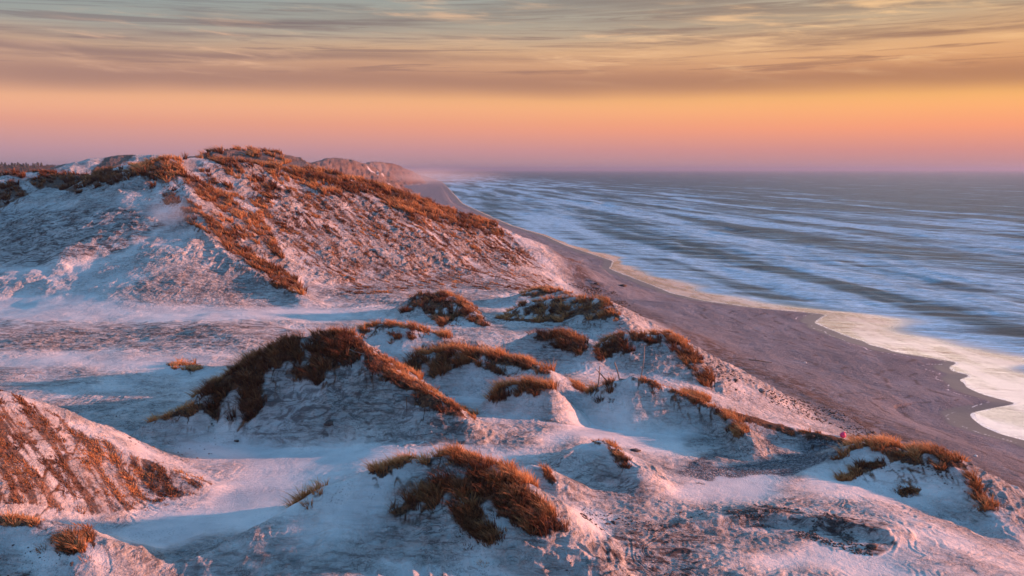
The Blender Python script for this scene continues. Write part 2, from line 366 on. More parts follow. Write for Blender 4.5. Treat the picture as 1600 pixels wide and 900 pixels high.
# the flats: hummocky, trampled, wind-scoured patches
rough = sst(fbm(GX / 9, GY / 5, 4, 81), .46, .6) * onland
HZ2 += fade * (rough * (1 - ero)) * ((ridged(GX / 1.1, GY / .8, 4, 83) - .6) * .16)
def steps(n, K):
    q = n * K; f = q - np.floor(q); return (np.floor(q) + sst(f, .0, .22)) / K - n
wq = fbm(GX / 3.5, GY / 3.5, 3, 181) * 2.2
HZ2 += fade * onland * sst(fbm(GX / 8, GY / 6, 3, 183), .40, .56) * steps(fbm(GX / 3.2 + wq, GY / 2.4 + wq, 3, 185), 9) * .45 * (1 + big)
HZ2 += fade * onland * sst(fbm(GX / 6, GY / 5, 3, 187), .42, .6) * (ridged(GX / .42, GY / .36, 3, 189) - .6) * .075
HZ2 += fade * onland * (fbm(GX / 2.2, GY / 1.3, 3, 85) - .5) * .16
HZ2 += fade * sst(UU, 3, 12) * (1 - onland) * ((fbm(GX / 1.2, GY / 1.2, 3, 87) - .5) * .10 + (ridged(GX / 3.0, GY / 9, 3, 88) - .6) * .10)
flute = inpoly(_gx, _gy, [(590, 800), (700, 790), (860, 850), (900, 900), (580, 900)]) & (GY < 34)
flute = blur(flute.astype(float), 20)
HZ2 += flute * (ridged(GX / .45 + GY / 5, GY / 4, 2, 191) - .55) * .28
fl2 = blur((inpoly(_gx, _gy, [(480, 560), (580, 580), (740, 660), (640, 690), (420, 680), (370, 660)]) & (GY < 50)).astype(float), 20)
HZ2 += fl2 * ((ridged(GX / 1.1 + GY / 3, GY / 2.2, 3, 193) - .55) * .34 + (ridged(GX / .4, GY / .6, 3, 195) - .55) * .12)
HZ = HZ + (HZ2 - HZ) * (1 - .85 * SM)
ero = ero * (1 - .8 * SM); rough = rough * (1 - .9 * SM)

def HT(x, y):
    """height of the finished ground under points (bilinear in the polar grid)"""
    x = np.asarray(x, float); y = np.asarray(y, float)
    r = np.hypot(x, y); a = np.arctan2(x, y)
    i = np.clip(np.interp(r, rr_, np.arange(NR)), 0, NR - 1.001); j = np.clip(np.interp(a, aa_, np.arange(NA)), 0, NA - 1.001)
    i0 = i.astype(int); j0 = j.astype(int); fi = i - i0; fj = j - j0
    return (HZ[i0, j0] * (1 - fi) * (1 - fj) + HZ[i0 + 1, j0] * fi * (1 - fj) + HZ[i0, j0 + 1] * (1 - fi) * fj + HZ[i0 + 1, j0 + 1] * fi * fj)
def field(A, x, y):
    r = np.hypot(x, y); a = np.arctan2(x, y)
    i = np.clip(np.round(np.interp(r, rr_, np.arange(NR))).astype(int), 0, NR - 1); j = np.clip(np.round(np.interp(a, aa_, np.arange(NA))).astype(int), 0, NA - 1)
    return A[i, j]
GPX, GPY = proj(GX, np.where(GY > 5, GY, 5), HZ)
_wx, _wy = wobble(GX, GY, GPX, GPY)
def polymask(poly, y0, y1, grow=0):
    return inpoly(_wx, _wy, poly) & (GY > y0) & (GY < y1)

# ------------------------------------------------------------------ grass patches: outline, distance range
GP = [
 # name, label, category, poly, (y0,y1), n blades, height, lean, colour mix(0 straw .. 1 dark), group
 ('grass_clump', 'thick rusty grass cap hanging over the nearest dune', [(628, 722), (660, 708), (710, 700), (777, 720), (832, 758), (856, 790), (882, 832), (874, 842), (835, 834), (790, 812), (760, 800), (735, 792), (712, 770), (690, 776), (672, 796), (628, 806), (590, 824), (606, 800), (650, 770), (670, 745), (684, 730), (650, 726)], (28, 36.5), 15000, .42, .35),
 ('grass_clump', 'short rusty grass clump low on the near face of the nearest dune', [(712, 795), (742, 794), (768, 815), (782, 842), (768, 850), (740, 838), (716, 815)], (28, 34), 2200, .34, .5),
 ('grass_clump', 'thin straw tuft on the left shoulder of the nearest dune', [(455, 795), (480, 775), (508, 755), (516, 764), (490, 785), (462, 800)], (30, 35.5), 900, .36, .1),
 ('grass_clump', 'pale straw fringe along the upper left crest of the nearest dune', [(575, 740), (600, 722), (640, 709), (680, 702), (690, 714), (640, 724), (596, 746)], (31, 36.5), 1700, .34, 0),
 ('grass_clump', 'dark brown grass crown draped over the big steep central dune', [(305, 634), (322, 606), (350, 580), (400, 546), (440, 524), (500, 515), (548, 514), (566, 540), (562, 566), (524, 576), (500, 600), (470, 592), (440, 604), (416, 620), (400, 650), (370, 672), (345, 662), (314, 644)], (43, 54), 22000, .5, .75),
 ('grass_clump', 'rusty grass strip down the right rim of the steep central dune', [(552, 520), (600, 550), (660, 585), (720, 626), (744, 650), (706, 652), (668, 636), (640, 632), (636, 612), (600, 594), (572, 570)], (41, 51), 6500, .3, .5),
 ('grass_clump', 'straw grass tail reaching left from the steep central dune', [(228, 656), (262, 644), (305, 628), (318, 640), (280, 650), (240, 664)], (43, 50), 1100, .34, .15),
 ('grass_clump', 'narrow golden grass rim on the smooth hump behind the steep dune', [(540, 524), (556, 510), (600, 500), (650, 504), (700, 520), (706, 530), (660, 518), (620, 512), (580, 516), (556, 532)], (55, 64), 2600, .42, .1),
 ('grass_clump', 'small dull tuft on the smooth hump behind the steep dune', [(604, 520), (640, 520), (646, 532), (628, 542), (606, 536)], (54, 61), 500, .3, .3),
 ('grass_clump', 'long wind-combed straw grass over the low dune in the centre', [(612, 580), (636, 562), (664, 546), (700, 537), (750, 538), (800, 550), (850, 568), (866, 582), (840, 584), (806, 572), (772, 572), (800, 590), (770, 584), (738, 566), (700, 582), (672, 594), (630, 588)], (51, 60), 9000, .5, .12),
 ('grass_clump', 'round straw tussock sitting alone on the sand right of centre', [(764, 622), (775, 602), (792, 588), (820, 580), (850, 586), (870, 602), (852, 616), (820, 616), (790, 622), (772, 630)], (47, 53), 4200, .5, .1),
 ('grass_clump', 'brown grass cap on the cone-shaped hummock below the big ridge', [(628, 490), (650, 458), (694, 452), (728, 466), (768, 512), (744, 508), (716, 492), (690, 516), (672, 492), (650, 484)], (76, 91), 6000, .5, .5),
 ('grass_clump', 'sunlit grass bank along the low dune at the beach edge', [(766, 498), (800, 488), (832, 464), (870, 466), (905, 458), (945, 458), (974, 502), (950, 500), (905, 500), (868, 504), (820, 502)], (76, 92), 7000, .5, .3),
 ('grass_clump', 'thin grass wisp on top of the pale hump behind the low grassy dune', [(810, 462), (835, 446), (880, 446), (898, 460), (860, 458), (830, 466)], (92, 104), 1500, .45, .3),
 ('grass_clump', 'dark brown grass clump right of centre with sand all round', [(830, 526), (850, 512), (884, 510), (912, 528), (922, 545), (908, 556), (882, 548), (856, 536)], (62, 72), 4500, .5, .85),
 ('grass_clump', 'dark grass mat on the far left rim of the broad arc dune', [(925, 548), (950, 530), (980, 514), (1040, 516), (1056, 536), (1020, 536), (1000, 546), (972, 556), (935, 562)], (61, 71), 5000, .45, .65),
 ('grass_clump', 'curved rusty grass rim falling from the arc dune to the beach', [(1036, 520), (1060, 514), (1082, 545), (1116, 592), (1112, 606), (1096, 600), (1074, 572), (1052, 548)], (60, 71), 3800, .45, .3),
 ('grass_clump', 'olive tuft leaning on the left shoulder of the cone dune', [(916, 606), (936, 594), (962, 594), (958, 608), (940, 626), (924, 622)], (49, 55), 1500, .45, .45),
 ('grass_clump', 'orange tuft left of the crossed sticks', [(894, 600), (914, 592), (926, 602), (918, 612), (900, 608)], (50, 55), 600, .34, .1),
 ('grass_clump', 'thin golden grass line on the right crest of the cone dune', [(984, 584), (1022, 590), (1070, 608), (1118, 630), (1114, 642), (1066, 622), (1020, 603), (986, 593)], (47, 54), 1900, .26, .1),
 ('grass_clump', 'row of rusty tufts between the cone dune and the arc dune', [(1028, 588), (1062, 584), (1104, 612), (1108, 630), (1086, 622), (1062, 602), (1032, 600)], (52, 60), 2000, .4, .3),
 ('grass_clump', 'hanging rusty tuft at the lower end of the cone dune crest', [(1118, 644), (1146, 646), (1164, 662), (1164, 684), (1146, 684), (1134, 662)], (43, 51), 1600, .4, .4),
 ('grass_clump', 'sparse reddish grass along the low bank above the beach', [(1120, 636), (1180, 644), (1262, 664), (1330, 684), (1320, 696), (1240, 682), (1170, 662)], (45, 54), 650, .24, .4),
 ('grass_clump', 'furry olive grass on the left top of the rounded right-hand dune', [(1296, 718), (1322, 698), (1345, 686), (1376, 682), (1412, 698), (1412, 718), (1390, 722), (1378, 702), (1345, 697), (1312, 716)], (41, 48), 3600, .4, .25),
 ('grass_clump', 'short dull grass fold across the sand of the rounded right-hand dune', [(1308, 748), (1340, 724), (1378, 718), (1384, 726), (1350, 736), (1314, 754)], (39, 45), 1300, .3, .45),
 ('grass_clump', 'dense rusty grass rim curving down the right of the rounded dune', [(1404, 712), (1436, 696), (1476, 700), (1506, 724), (1528, 752), (1552, 790), (1546, 804), (1530, 796), (1512, 764), (1486, 738), (1450, 728), (1412, 726)], (37, 47), 7000, .42, .4),
 ('grass_clump', 'small pinkish tuft in front of the rounded right-hand dune', [(1402, 768), (1420, 762), (1436, 768), (1430, 776), (1408, 778)], (36, 42), 400, .24, .4),
 ('grass_clump', 'single sunlit orange tuft on the open flat at the left', [(262, 572), (280, 564), (306, 568), (320, 576), (300, 582), (272, 578)], (57, 66), 800, .4, .1),
 ('grass_clump', 'rusty flank tuft on the little pointed mound', [(930, 688), (958, 694), (980, 716), (990, 730), (974, 730), (954, 714)], (38, 44), 1400, .26, .5),
 ('grass_clump', 'orange wisp on the tiny mound beside the nearest dune', [(842, 726), (852, 728), (868, 748), (862, 758), (850, 744)], (35, 40), 500, .26, .2),
 ('grass_clump', 'straw fringe along the lip of the corner dune', [(-30, 804), (40, 808), (78, 820), (72, 830), (30, 822), (-30, 816)], (28, 32), 1000, .22, .1),
 ('grass_clump', 'furry tuft at the right end of the corner dune', [(80, 836), (104, 828), (118, 840), (130, 864), (112, 872), (92, 856)], (27, 31.5), 900, .3, .2),
 ('grass_clump', 'dark thin tuft arching past the corner dune', [(112, 826), (136, 826), (152, 850), (146, 858), (130, 838)], (27, 32.5), 500, .24, .6),
]
# loose cover nobody could count: (label, poly, range, candidates, height, colour, noise threshold)
GS = [
 ('rusty grass streaks on the sunlit dune slope at the lower left', [(-160, 540), (0, 606), (60, 634), (150, 684), (240, 722), (330, 758), (250, 790), (140, 806), (60, 790), (-160, 760)], (30, 46), 34000, .15, .5, .49, (.34, 2.4)),
 ('orange and brown grass covering the spur and crest of the high ridge', [(205, 262), (238, 238), (310, 234), (380, 246), (450, 252), (520, 262), (590, 280), (650, 308), (700, 324), (770, 342), (790, 370), (700, 352), (620, 326), (540, 306), (470, 300), (430, 300), (420, 350), (440, 400), (480, 462), (430, 450), (380, 410), (336, 372), (290, 345), (270, 300), (236, 290)], (90, 156), 52000, .7, .5, .45, (1.6, 8.0)),
 ('streaks of rusty tufts on the upper half of the long pink slope of the high ridge', [(400, 290), (540, 304), (700, 340), (790, 360), (850, 420), (800, 415), (700, 395), (600, 375), (500, 365), (440, 380), (400, 340)], (100, 156), 26000, .28, .6, .495, (.45, 3.2)),
 ('thin scattered tufts on the lower half of the long pink slope of the high ridge', [(440, 380), (500, 365), (600, 375), (700, 395), (800, 415), (870, 438), (850, 455), (700, 450), (560, 460), (530, 466), (520, 430), (470, 420)], (88, 156), 9000, .2, .6, .565, (.5, 2.2)),
 ('dense dark rusty grass band along the falling crest line of the high ridge', [(440, 250), (520, 256), (585, 272), (640, 298), (690, 315), (765, 336), (775, 356), (740, 352), (690, 342), (640, 326), (580, 306), (510, 284), (440, 276)], (125, 158), 15000, .75, .75, .33, (3.0, 5.0)),
 ('dark grass fringe along the left rim of the sand hollow', [(-200, 270), (0, 258), (60, 258), (130, 268), (146, 292), (120, 302), (70, 292), (30, 310), (0, 325), (-200, 350)], (100, 145), 20000, .7, 1.25, .36, (3.0, 4.5)),  # darkest tone paints in the shade on this rim
 ('dark tufts below the notch of the far rim', [(125, 285), (160, 262), (215, 250), (240, 250), (270, 300), (300, 350), (280, 352), (245, 300), (215, 276), (170, 290), (140, 295)], (95, 142), 9000, .7, 1.2, .45, (2.2, 4.5)),  # blade colour darkened to stand for the shaded side
 ('brown grass over the domed dune top above the high ridge', [(300, 250), (330, 236), (385, 230), (430, 234), (462, 256), (400, 262), (320, 262)], (165, 200), 7000, .9, .5, .38, (5, 6)),
]
# ground cover masks on the land: plant litter, scoured soil, gravel
VEG = np.zeros(HZ.shape, np.float32); SOIL = np.zeros(HZ.shape, np.float32); GRAV = np.zeros(HZ.shape, np.float32)
nz1 = fbm(GX / .9, GY / .9, 4, 91)
for nm, lab, poly, (a, b), *_ in GP:
    m = polymask(poly, a, b); VEG[m] = np.maximum(VEG[m], sst(nz1[m], .30, .44))
def streak(x, y, sc):                      # downslope streaks
    a = x * .78 - y * .62; b = x * .62 + y * .78
    wv = fbm(x / sc[1], y / sc[1], 2, 103) * 1.5
    return fbm(b / sc[0] + wv, a / sc[1], 4, 101, .62)
for lab, poly, (a, b), n, hh, cc, th, sc in GS:
    m = polymask(poly, a, b); VEG[m] = np.maximum(VEG[m], sst(streak(GX[m], GY[m], sc), th - .02, th + .08) * .9)
vb = np.maximum(blur(VEG, 40), blur(VEG, 160) * .8)
for lab_, poly, (a, b), *_r in GS[:4]:
    m = polymask(poly, a, b); VEG[m] = np.maximum(VEG[m], .34 * sst(fbm(GX[m] / 1.2, GY[m] / 1.2, 3, 151), .35, .6))
thr = np.abs(fbm(GX / .8 + GY / 7, GY / 2.4, 4, 141) - .5)
thr2 = np.abs(fbm(GX / 1.3, GY / 1.1 + GX / 5, 4, 143) - .5)
th_ = np.maximum(sst(thr, .035, .008), sst(thr2, .03, .008) * .8) * sst(vb, .03, .22) * sst(fbm(GX / 1.8, GY / 1.8, 2, 145), .36, .52)
VEG = np.maximum(VEG, th_ * sst(GY, 200, 130)).astype(np.float32)
far = np.isin(OWN, [i + 1 for i, r_ in enumerate(RD) if r_[0] in ('inland', 'far_a', 'far_b', 'dome', 'pale_top')])
fm = far & (fbm(GX / 14, GY / 40, 4, 111) > np.where(np.isin(OWN, [i + 1 for i, r_ in enumerate(RD) if r_[0] == 'pale_top']), .52, .2)); VEG[fm] = .82
VEG[OWN == [i + 1 for i, r_ in enumerate(RD) if r_[0] == 'inland'][0]] = 1
VEG[(OWN == 0) & (GY > 400)] = 1
GRAVP = [[(1050, 740), (1100, 712), (1170, 690), (1250, 676), (1322, 690), (1300, 715), (1240, 742), (1170, 742), (1120, 752), (1075, 758)]]
for p in GRAVP:
    m = polymask(p, 36, 56); GRAV[m] = sst(fbm(GX[m] / 1.5, GY[m] / 1.5, 3, 137), .34, .5)
for _ in range(3):
    GRAV[1:-1, 1:-1] = (GRAV[:-2, 1:-1] + GRAV[2:, 1:-1] + GRAV[1:-1, :-2] + GRAV[1:-1, 2:] + GRAV[1:-1, 1:-1]) / 5
SOILP = [([(-50, 498), (180, 505), (400, 500), (480, 520), (380, 545), (-50, 548)], 60, 90, .8), ([(-50, 575), (150, 572), (160, 600), (-50, 610)], 50, 70, .55),
         ([(930, 850), (990, 820), (1080, 815), (1120, 850), (1080, 905), (930, 905)], 25, 40, 1.0), ([(880, 745), (960, 740), (1050, 760), (1000, 790), (890, 780)], 30, 44, .6), ([(560, 900), (400, 850), (330, 870), (250, 905)], 25, 32, .4), ([(1130, 800), (1200, 790), (1392, 818), (1400, 850), (1375, 872), (1250, 842), (1150, 818)], 30, 40, 1.0),
         ([(370, 640), (440, 580), (500, 575), (560, 560), (640, 620), (740, 660), (720, 700), (560, 690), (430, 690), (380, 670)], 38, 51, .75), ([(590, 800), (640, 760), (700, 770), (760, 830), (700, 860), (620, 850)], 28, 36, .35), ([(0, 330), (200, 325), (260, 350), (190, 395), (60, 415), (0, 415)], 90, 128, .9), ([(210, 440), (330, 400), (450, 450), (480, 480), (220, 475)], 84, 110, .6), ([(480, 400), (700, 420), (860, 450), (640, 480), (480, 470)], 80, 150, .6),
         ([(250, 640), (420, 650), (500, 700), (300, 690)], 40, 50, .25)]
for p, a, b, k in SOILP:
    m = polymask(p, a, b); SOIL[m] = np.maximum(SOIL[m], k)
for _ in range(4):
    SOIL[1:-1, 1:-1] = (SOIL[:-2, 1:-1] + SOIL[2:, 1:-1] + SOIL[1:-1, :-2] + SOIL[1:-1, 2:] + SOIL[1:-1, 1:-1]) / 5
WET = np.clip(1 - (UU - 1.0 - 2.4 * fbm(GX / 6, GY / 6, 2, 15)) / .8, 0, 1) * (UU < 9)
DRIFT = np.zeros(HZ.shape)
for k_, (c_, am_) in enumerate([(5.5, 3.5), (8.5, 4.5), (12.5, 5), (17, 4)]):
    DRIFT = np.maximum(DRIFT, sst(np.abs(UU - c_ - am_ * (fbm(GX / 9, GY / 9, 3, 341 + k_) - .5)), .45, .05) * sst(fbm(GX / 1.1, GY / 1.1, 3, 351 + k_), .46, .56))
FOAML = sst(np.abs(UU - 1.6 - 3.4 * (fbm(GX / 5, GY / 5, 2, 321) - .25)), .08, .02) * sst(fbm(GX / .5, GY / .5, 4, 323), .44, .56) * (GY < 150)
WRACK = np.exp(-((DT + 2.6 + 3.0 * (fbm(GX / 7, GY / 7, 2, 19) - .5)) / 2.8) ** 2)
ROUGH = np.clip(np.maximum(ero, rough * .8), 0, 1)

# ------------------------------------------------------------------ materials
def mat(name):
    m = bpy.data.materials.new(name); m.use_nodes = True; m.node_tree.nodes.clear()
    gg = G(m.node_tree); o = gg.n.new('ShaderNodeOutputMaterial'); b = gg.n.new('ShaderNodeBsdfPrincipled'); gg.l.new(b.outputs[0], o.inputs[0])
    return m, gg, b, o
def sand_material():
    m, g, b, o = mat('sand')
    tc = g.n.new('ShaderNodeTexCoord').outputs['Object']
    x, y, z = g.sep(tc)
    veg, soil, grav, wet, wrack, rgh = [g.attr(a) for a in ('veg', 'soil', 'gravel', 'wet', 'wrack', 'rough')]
    beach = g.attr('beach')
    nA = g.noise(tc, .35, 5, .6); nB = g.noise(tc, 2.2, 6, .65, .4); nC = g.noise(tc, 14, 4, .6)
    col = g.mix(g.mr(nA, .35, .65), (.50, .50, .50), (.66, .64, .62))
    # strata showing on scoured faces
    st = g.noise(g.comb(g.m('MULTIPLY', x, .5), g.m('MULTIPLY', y, .5), g.m('MULTIPLY', z, 5.0)), 1.6, 6, .7, .6)
    col = g.mix(g.m('MULTIPLY', g.mr(st, .46, .66), g.m('MULTIPLY', rgh, .75)), col, (.12, .095, .085))
    col = g.mix(g.m('MULTIPLY', g.mr(nB, .5, .72), g.m('ADD', .18, g.m('MULTIPLY', rgh, .3))), col, (.26, .22, .20))
    fl = g.noise(g.comb(g.m('MULTIPLY', x, .6), g.m('MULTIPLY', y, 1.3), z), 1.2, 8, .7, 1.2)
    col = g.mix(g.m('MULTIPLY', g.mr(fl, .44, .6), soil), col, (.09, .065, .065))
    # thin winding lines of debris and scoured crust
    wv = g.noise(tc, .7, 3, .5)
    l1 = g.noise(g.comb(g.m('ADD', g.m('MULTIPLY', x, .55), g.m('MULTIPLY', wv, 1.5)), g.m('MULTIPLY', y, .9), z), .9, 8, .68, .9)
    l1 = g.mr(g.m('ABSOLUTE', g.m('SUBTRACT', l1, .5)), .018, .004)
    l2 = g.noise(g.comb(x, g.m('MULTIPLY', y, 1.2), g.m('MULTIPLY', z, 2.0)), 1.9, 6, .7, 1.6)
    l2 = g.mr(g.m('ABSOLUTE', g.m('SUBTRACT', l2, .5)), .02, .004)
    cal = g.m('SUBTRACT', 1.0, g.m('MULTIPLY', g.attr('smooth'), .92))
    msk = g.m('MULTIPLY', cal, g.mr(g.noise(tc, .22, 4, .6), .42, .58))
    msk2 = g.m('MULTIPLY', cal, g.mr(g.noise(tc, .33, 4, .6), .44, .6))
    col = g.mix(g.m('MULTIPLY', g.m('MULTIPLY', g.m('MULTIPLY', l1, cal), g.m('ADD', .25, g.m('MULTIPLY', msk, .55))), g.m('SUBTRACT', 1.0, beach)), col, (.07, .05, .05))
    col = g.mix(g.m('MULTIPLY', g.m('MULTIPLY', l2, g.m('MULTIPLY', msk2, .8)), g.m('SUBTRACT', 1.0, beach)), col, (.06, .045, .045))
    gr = g.noise(tc, 5.5, 8, .8)
    col = g.mix(g.m('MULTIPLY', g.m('MULTIPLY', g.mr(gr, .53, .66), msk2), g.m('SUBTRACT', .75, g.m('MULTIPLY', beach, .5))), col, (.11, .09, .09))
    # grit and pebbles
    vd, vc = g.vor(tc, 9.0)
    vd2, vc2 = g.vor(tc, 3.2)
    cluster = g.mr(g.noise(tc, .5, 3), .48, .66)
    peb = g.m('MULTIPLY', g.mr(vd, .30, .20), g.m('MULTIPLY', cluster, .5))
    col = g.mix(g.m('MULTIPLY', peb, g.m('SUBTRACT', 1.0, beach)), col, (.12, .10, .10))
    gd, gc = g.vor(tc, 11.0)
    gcol = g.mix(g.mr(g.sep(gc)[0], .3, .8), (.07, .08, .10), (.34, .35, .37))
    col = g.mix(g.m('MULTIPLY', grav, .95), col, gcol)
    # beach sand: brown grey, darker wet band, wrack line
    bc = g.mix(g.mr(g.noise(g.comb(g.m('MULTIPLY', x, 1.0), g.m('MULTIPLY', y, .25)), .35, 6, .6), .35, .68), (.135, .142, .165), (.215, .22, .245))
    bc = g.mix(g.m('MULTIPLY', g.mr(nC, .50, .66), .45), bc, (.12, .10, .095))
    bd_, bc_ = g.vor(tc, .9); bc = g.mix(g.m('MULTIPLY', g.mr(bd_, .09, .05), g.mr(g.sep(bc_)[0], .5, .6)), bc, (.06, .05, .045))
    tr_ = g.noise(g.comb(g.m('MULTIPLY', x, .8), g.m('MULTIPLY', y, .22), 7.0), 1.0, 7, .7, .8)
    bc = g.mix(g.m('MULTIPLY', g.mr(g.m('ABSOLUTE', g.m('SUBTRACT', tr_, .5)), .012, .003), .4), bc, (.12, .10, .10))
    col = g.mix(beach, col, bc)
    wn = g.noise(tc, 1.1, 6, .75)
    col = g.mix(g.m('MULTIPLY', wrack, g.mr(wn, .42, .54)), col, (.085, .06, .055))
    vn_ = g.noise(g.comb(x, y, g.m('MULTIPLY', z, .5)), 3.5, 5, .75, .8)
    vcol = g.mix(g.mr(vn_, .4, .65), (.035, .017, .013), (.24, .105, .05))
    col = g.mix(g.m('MULTIPLY', veg, g.mr(vn_, .30, .42, .55, 1.0)), col, vcol)
    col = g.mix(g.m('MULTIPLY', wet, .8), col, (.10, .075, .07))
    col = g.mix(g.m('MULTIPLY', g.m('MULTIPLY', g.attr('driftline'), beach), .7), col, (.07, .055, .05))
    col = g.mix(g.attr('foamline'), col, (.75, .74, .74))
    g.put(b.inputs['Base Color'], col)
    g.put(b.inputs['Roughness'], g.mr(wet, 0, 1, .92, .5, False))
    b.inputs['Specular IOR Level'].default_value = .3
    hgt = g.m('ADD', g.m('MULTIPLY', nB, g.m('ADD', g.m('ADD', g.m('MULTIPLY', cal, .20), g.m('MULTIPLY', msk, .25)), g.m('MULTIPLY', rgh, .5))), g.m('MULTIPLY', nC, g.m('ADD', .02, g.m('MULTIPLY', cal, .03))))
    hgt = g.m('ADD', hgt, g.m('MULTIPLY', g.m('MULTIPLY', st, rgh), .2)); hgt = g.m('ADD', hgt, g.m('MULTIPLY', g.m('MULTIPLY', gr, msk2), .14))
    hgt = g.m('ADD', hgt, g.m('MULTIPLY', g.m('MULTIPLY', fl, soil), .4))
    hgt = g.m('ADD', hgt, g.m('MULTIPLY', g.m('SUBTRACT', .5, gd), g.m('MULTIPLY', grav, .14)))
    rip = g.n.new('ShaderNodeTexWave'); rip.inputs['Scale'].default_value = 1.1; rip.inputs['Distortion'].default_value = 5; rip.inputs['Detail'].default_value = 2
    rip.bands_direction = 'Y'; g.put(rip.inputs[0], tc)
    hgt = g.m('ADD', hgt, g.m('MULTIPLY', g.m('MULTIPLY', rip.outputs[1], g.m('SUBTRACT', 1.0, beach)), g.mr(g.noise(tc, .28, 3), .5, .62, .0, .012)))
    bp = g.n.new('ShaderNodeBump'); bp.inputs['Distance'].default_value = 1.0
    g.put(bp.inputs['Strength'], g.mr(wet, 0, 1, 1.0, .1, False)); g.put(bp.inputs['Height'], hgt)
    g.l.new(bp.outputs[0], b.inputs['Normal'])
    return m
SAND = sand_material()

def sea_material():
    m, g, b, o = mat('sea_water')
    tc = g.n.new('ShaderNodeTexCoord').outputs['Object']
    x, y, z = g.sep(tc)
    off = g.attr('off')                                   # metres out from the waterline
    al = g.m('ADD', y, g.m('MULTIPLY', x, -.115)); cr = g.m('ADD', x, g.m('MULTIPLY', y, .115))
    def rot(deg, sa, sc_, zz):
        c_, s_ = math.cos(R(deg)), math.sin(R(deg))      # crest direction, degrees from +x towards -y
        A = g.m('SUBTRACT', g.m('MULTIPLY', x, c_), g.m('MULTIPLY', y, s_)); B = g.m('ADD', g.m('MULTIPLY', x, s_), g.m('MULTIPLY', y, c_))
        return g.comb(g.m('MULTIPLY', A, sa), g.m('MULTIPLY', B, sc_), zz)
    a = g.noise(rot(83, .0045, .055, 0.), 1.0, 4, .5, .35); c = g.noise(rot(22, .035, .20, 4.), 1.0, 6, .62, .7)
    d = g.noise(rot(6, .30, 1.1, 9.), 1.0, 5, .65)
    sw = g.attr('swash'); surf = g.mr(off, 420, 50)                             # surf zone thins out seawards
    f1 = g.m('ADD', g.m('MULTIPLY', a, .66), g.m('MULTIPLY', c, .34))
    lo = g.mr(surf, 0, 1, .55, .418, False)
    foam = g.mr(f1, lo, g.m('ADD', lo, .15))
    foam = g.m('MULTIPLY', foam, g.mr(sw, .6, 1.2))
    e_ = g.noise(rot(12, .9, 3.2, 2.), 1.0, 4, .7)
    fine = g.m('ADD', g.m('MULTIPLY', g.mr(d, .40, .60), .42), g.m('MULTIPLY', g.mr(e_, .4, .62), .3))
    foam = g.m('MULTIPLY', foam, g.m('ADD', .32, fine))
    edge = g.m('MULTIPLY', g.mr(off, .45, .1), .8)
    edge = g.m('MULTIPLY', edge, g.mr(g.noise(tc, 1.6, 6, .75), .46, .56))
    foam = g.m('MAXIMUM', foam, edge, clamp=True)
    deep = g.mix(g.mr(c, .35, .65), (.012, .050, .064), (.045, .14, .17))
    swash_sheen = g.mix(g.mr(g.noise(g.comb(g.m('MULTIPLY', cr, .25), g.m('MULTIPLY', al, .08)), 1.0, 5, .6), .40, .58), (.62, .52, .51), (.20, .165, .17))  # cream patches paint the sky reflection into the swash colour
    deep = g.mix(g.mr(sw, 1.15, .6), deep, swash_sheen)
    col = g.mix(foam, deep, g.mix(g.mr(sw, .6, 1.3), (.85, .80, .75), (.44, .76, .95)))
    g.put(b.inputs['Base Color'], col)
    g.put(b.inputs['Roughness'], g.m('ADD', g.mr(sw, .5, 1.5, .06, .5), g.m('MULTIPLY', foam, .4)))
    b.inputs['IOR'].default_value = 1.333; g.put(b.inputs['Specular IOR Level'], g.mr(sw, .8, 1.6, 1.0, .22))
    hg = g.m('ADD', g.m('MULTIPLY', c, 1.1), g.m('ADD', g.m('MULTIPLY', d, .45), g.m('MULTIPLY', e_, .2)))
    bp = g.n.new('ShaderNodeBump'); bp.inputs['Distance'].default_value = 1.0
    g.put(bp.inputs['Strength'], g.mr(sw, .7, 2.0, .07, 1.0)); g.put(bp.inputs['Height'], hg)
    g.l.new(bp.outputs[0], b.inputs['Normal'])
    return m
SEA = sea_material()

def grass_material():
    m, g, b, o = mat('marram_grass')
    c = g.attr('tone'); t = g.attr('along')
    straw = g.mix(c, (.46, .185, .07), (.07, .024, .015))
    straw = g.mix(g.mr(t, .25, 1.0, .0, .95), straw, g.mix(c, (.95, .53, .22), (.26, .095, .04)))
    g.put(b.inputs['Base Color'], straw); b.inputs['Roughness'].default_value = .6
    b.inputs['Specular IOR Level'].default_value = .25
    tr = g.n.new('ShaderNodeBsdfTranslucent'); g.put(tr.inputs[0], g.sc(straw, .9))
    mx = g.n.new('ShaderNodeMixShader'); mx.inputs[0].default_value = .3
    g.l.new(b.outputs[0], mx.inputs[1]); g.l.new(tr.outputs[0], mx.inputs[2]); g.l.new(mx.outputs[0], o.inputs[0])
    return m
GRASS = grass_material()

def plain(name, c1, c2, rough=.8, scale=6.0, stretch=(1, 1, 1), bump=.02):
    m, g, b, o = mat(name)
    tc = g.n.new('ShaderNodeTexCoord').outputs['Object']; x, y, z = g.sep(tc)
    v = g.comb(g.m('MULTIPLY', x, stretch[0]), g.m('MULTIPLY', y, stretch[1]), g.m('MULTIPLY', z, stretch[2]))
    n = g.noise(v, scale, 5, .65)
    g.put(b.inputs['Base Color'], g.mix(g.mr(n, .35, .65), c1, c2)); b.inputs['Roughness'].default_value = rough
    bp = g.n.new('ShaderNodeBump'); bp.inputs['Distance'].default_value = bump; g.put(bp.inputs['Height'], n)
    g.l.new(bp.outputs[0], b.inputs['Normal']); return m
WOOD = plain('weathered_wood', (.10, .075, .065), (.34, .28, .24), .85, 5, (6, 6, .6))
STONE = plain('stone', (.10, .095, .10), (.26, .25, .25), .8, 9)
SOILM = plain('dark_soil', (.045, .035, .035), (.13, .10, .09), .95, 8)
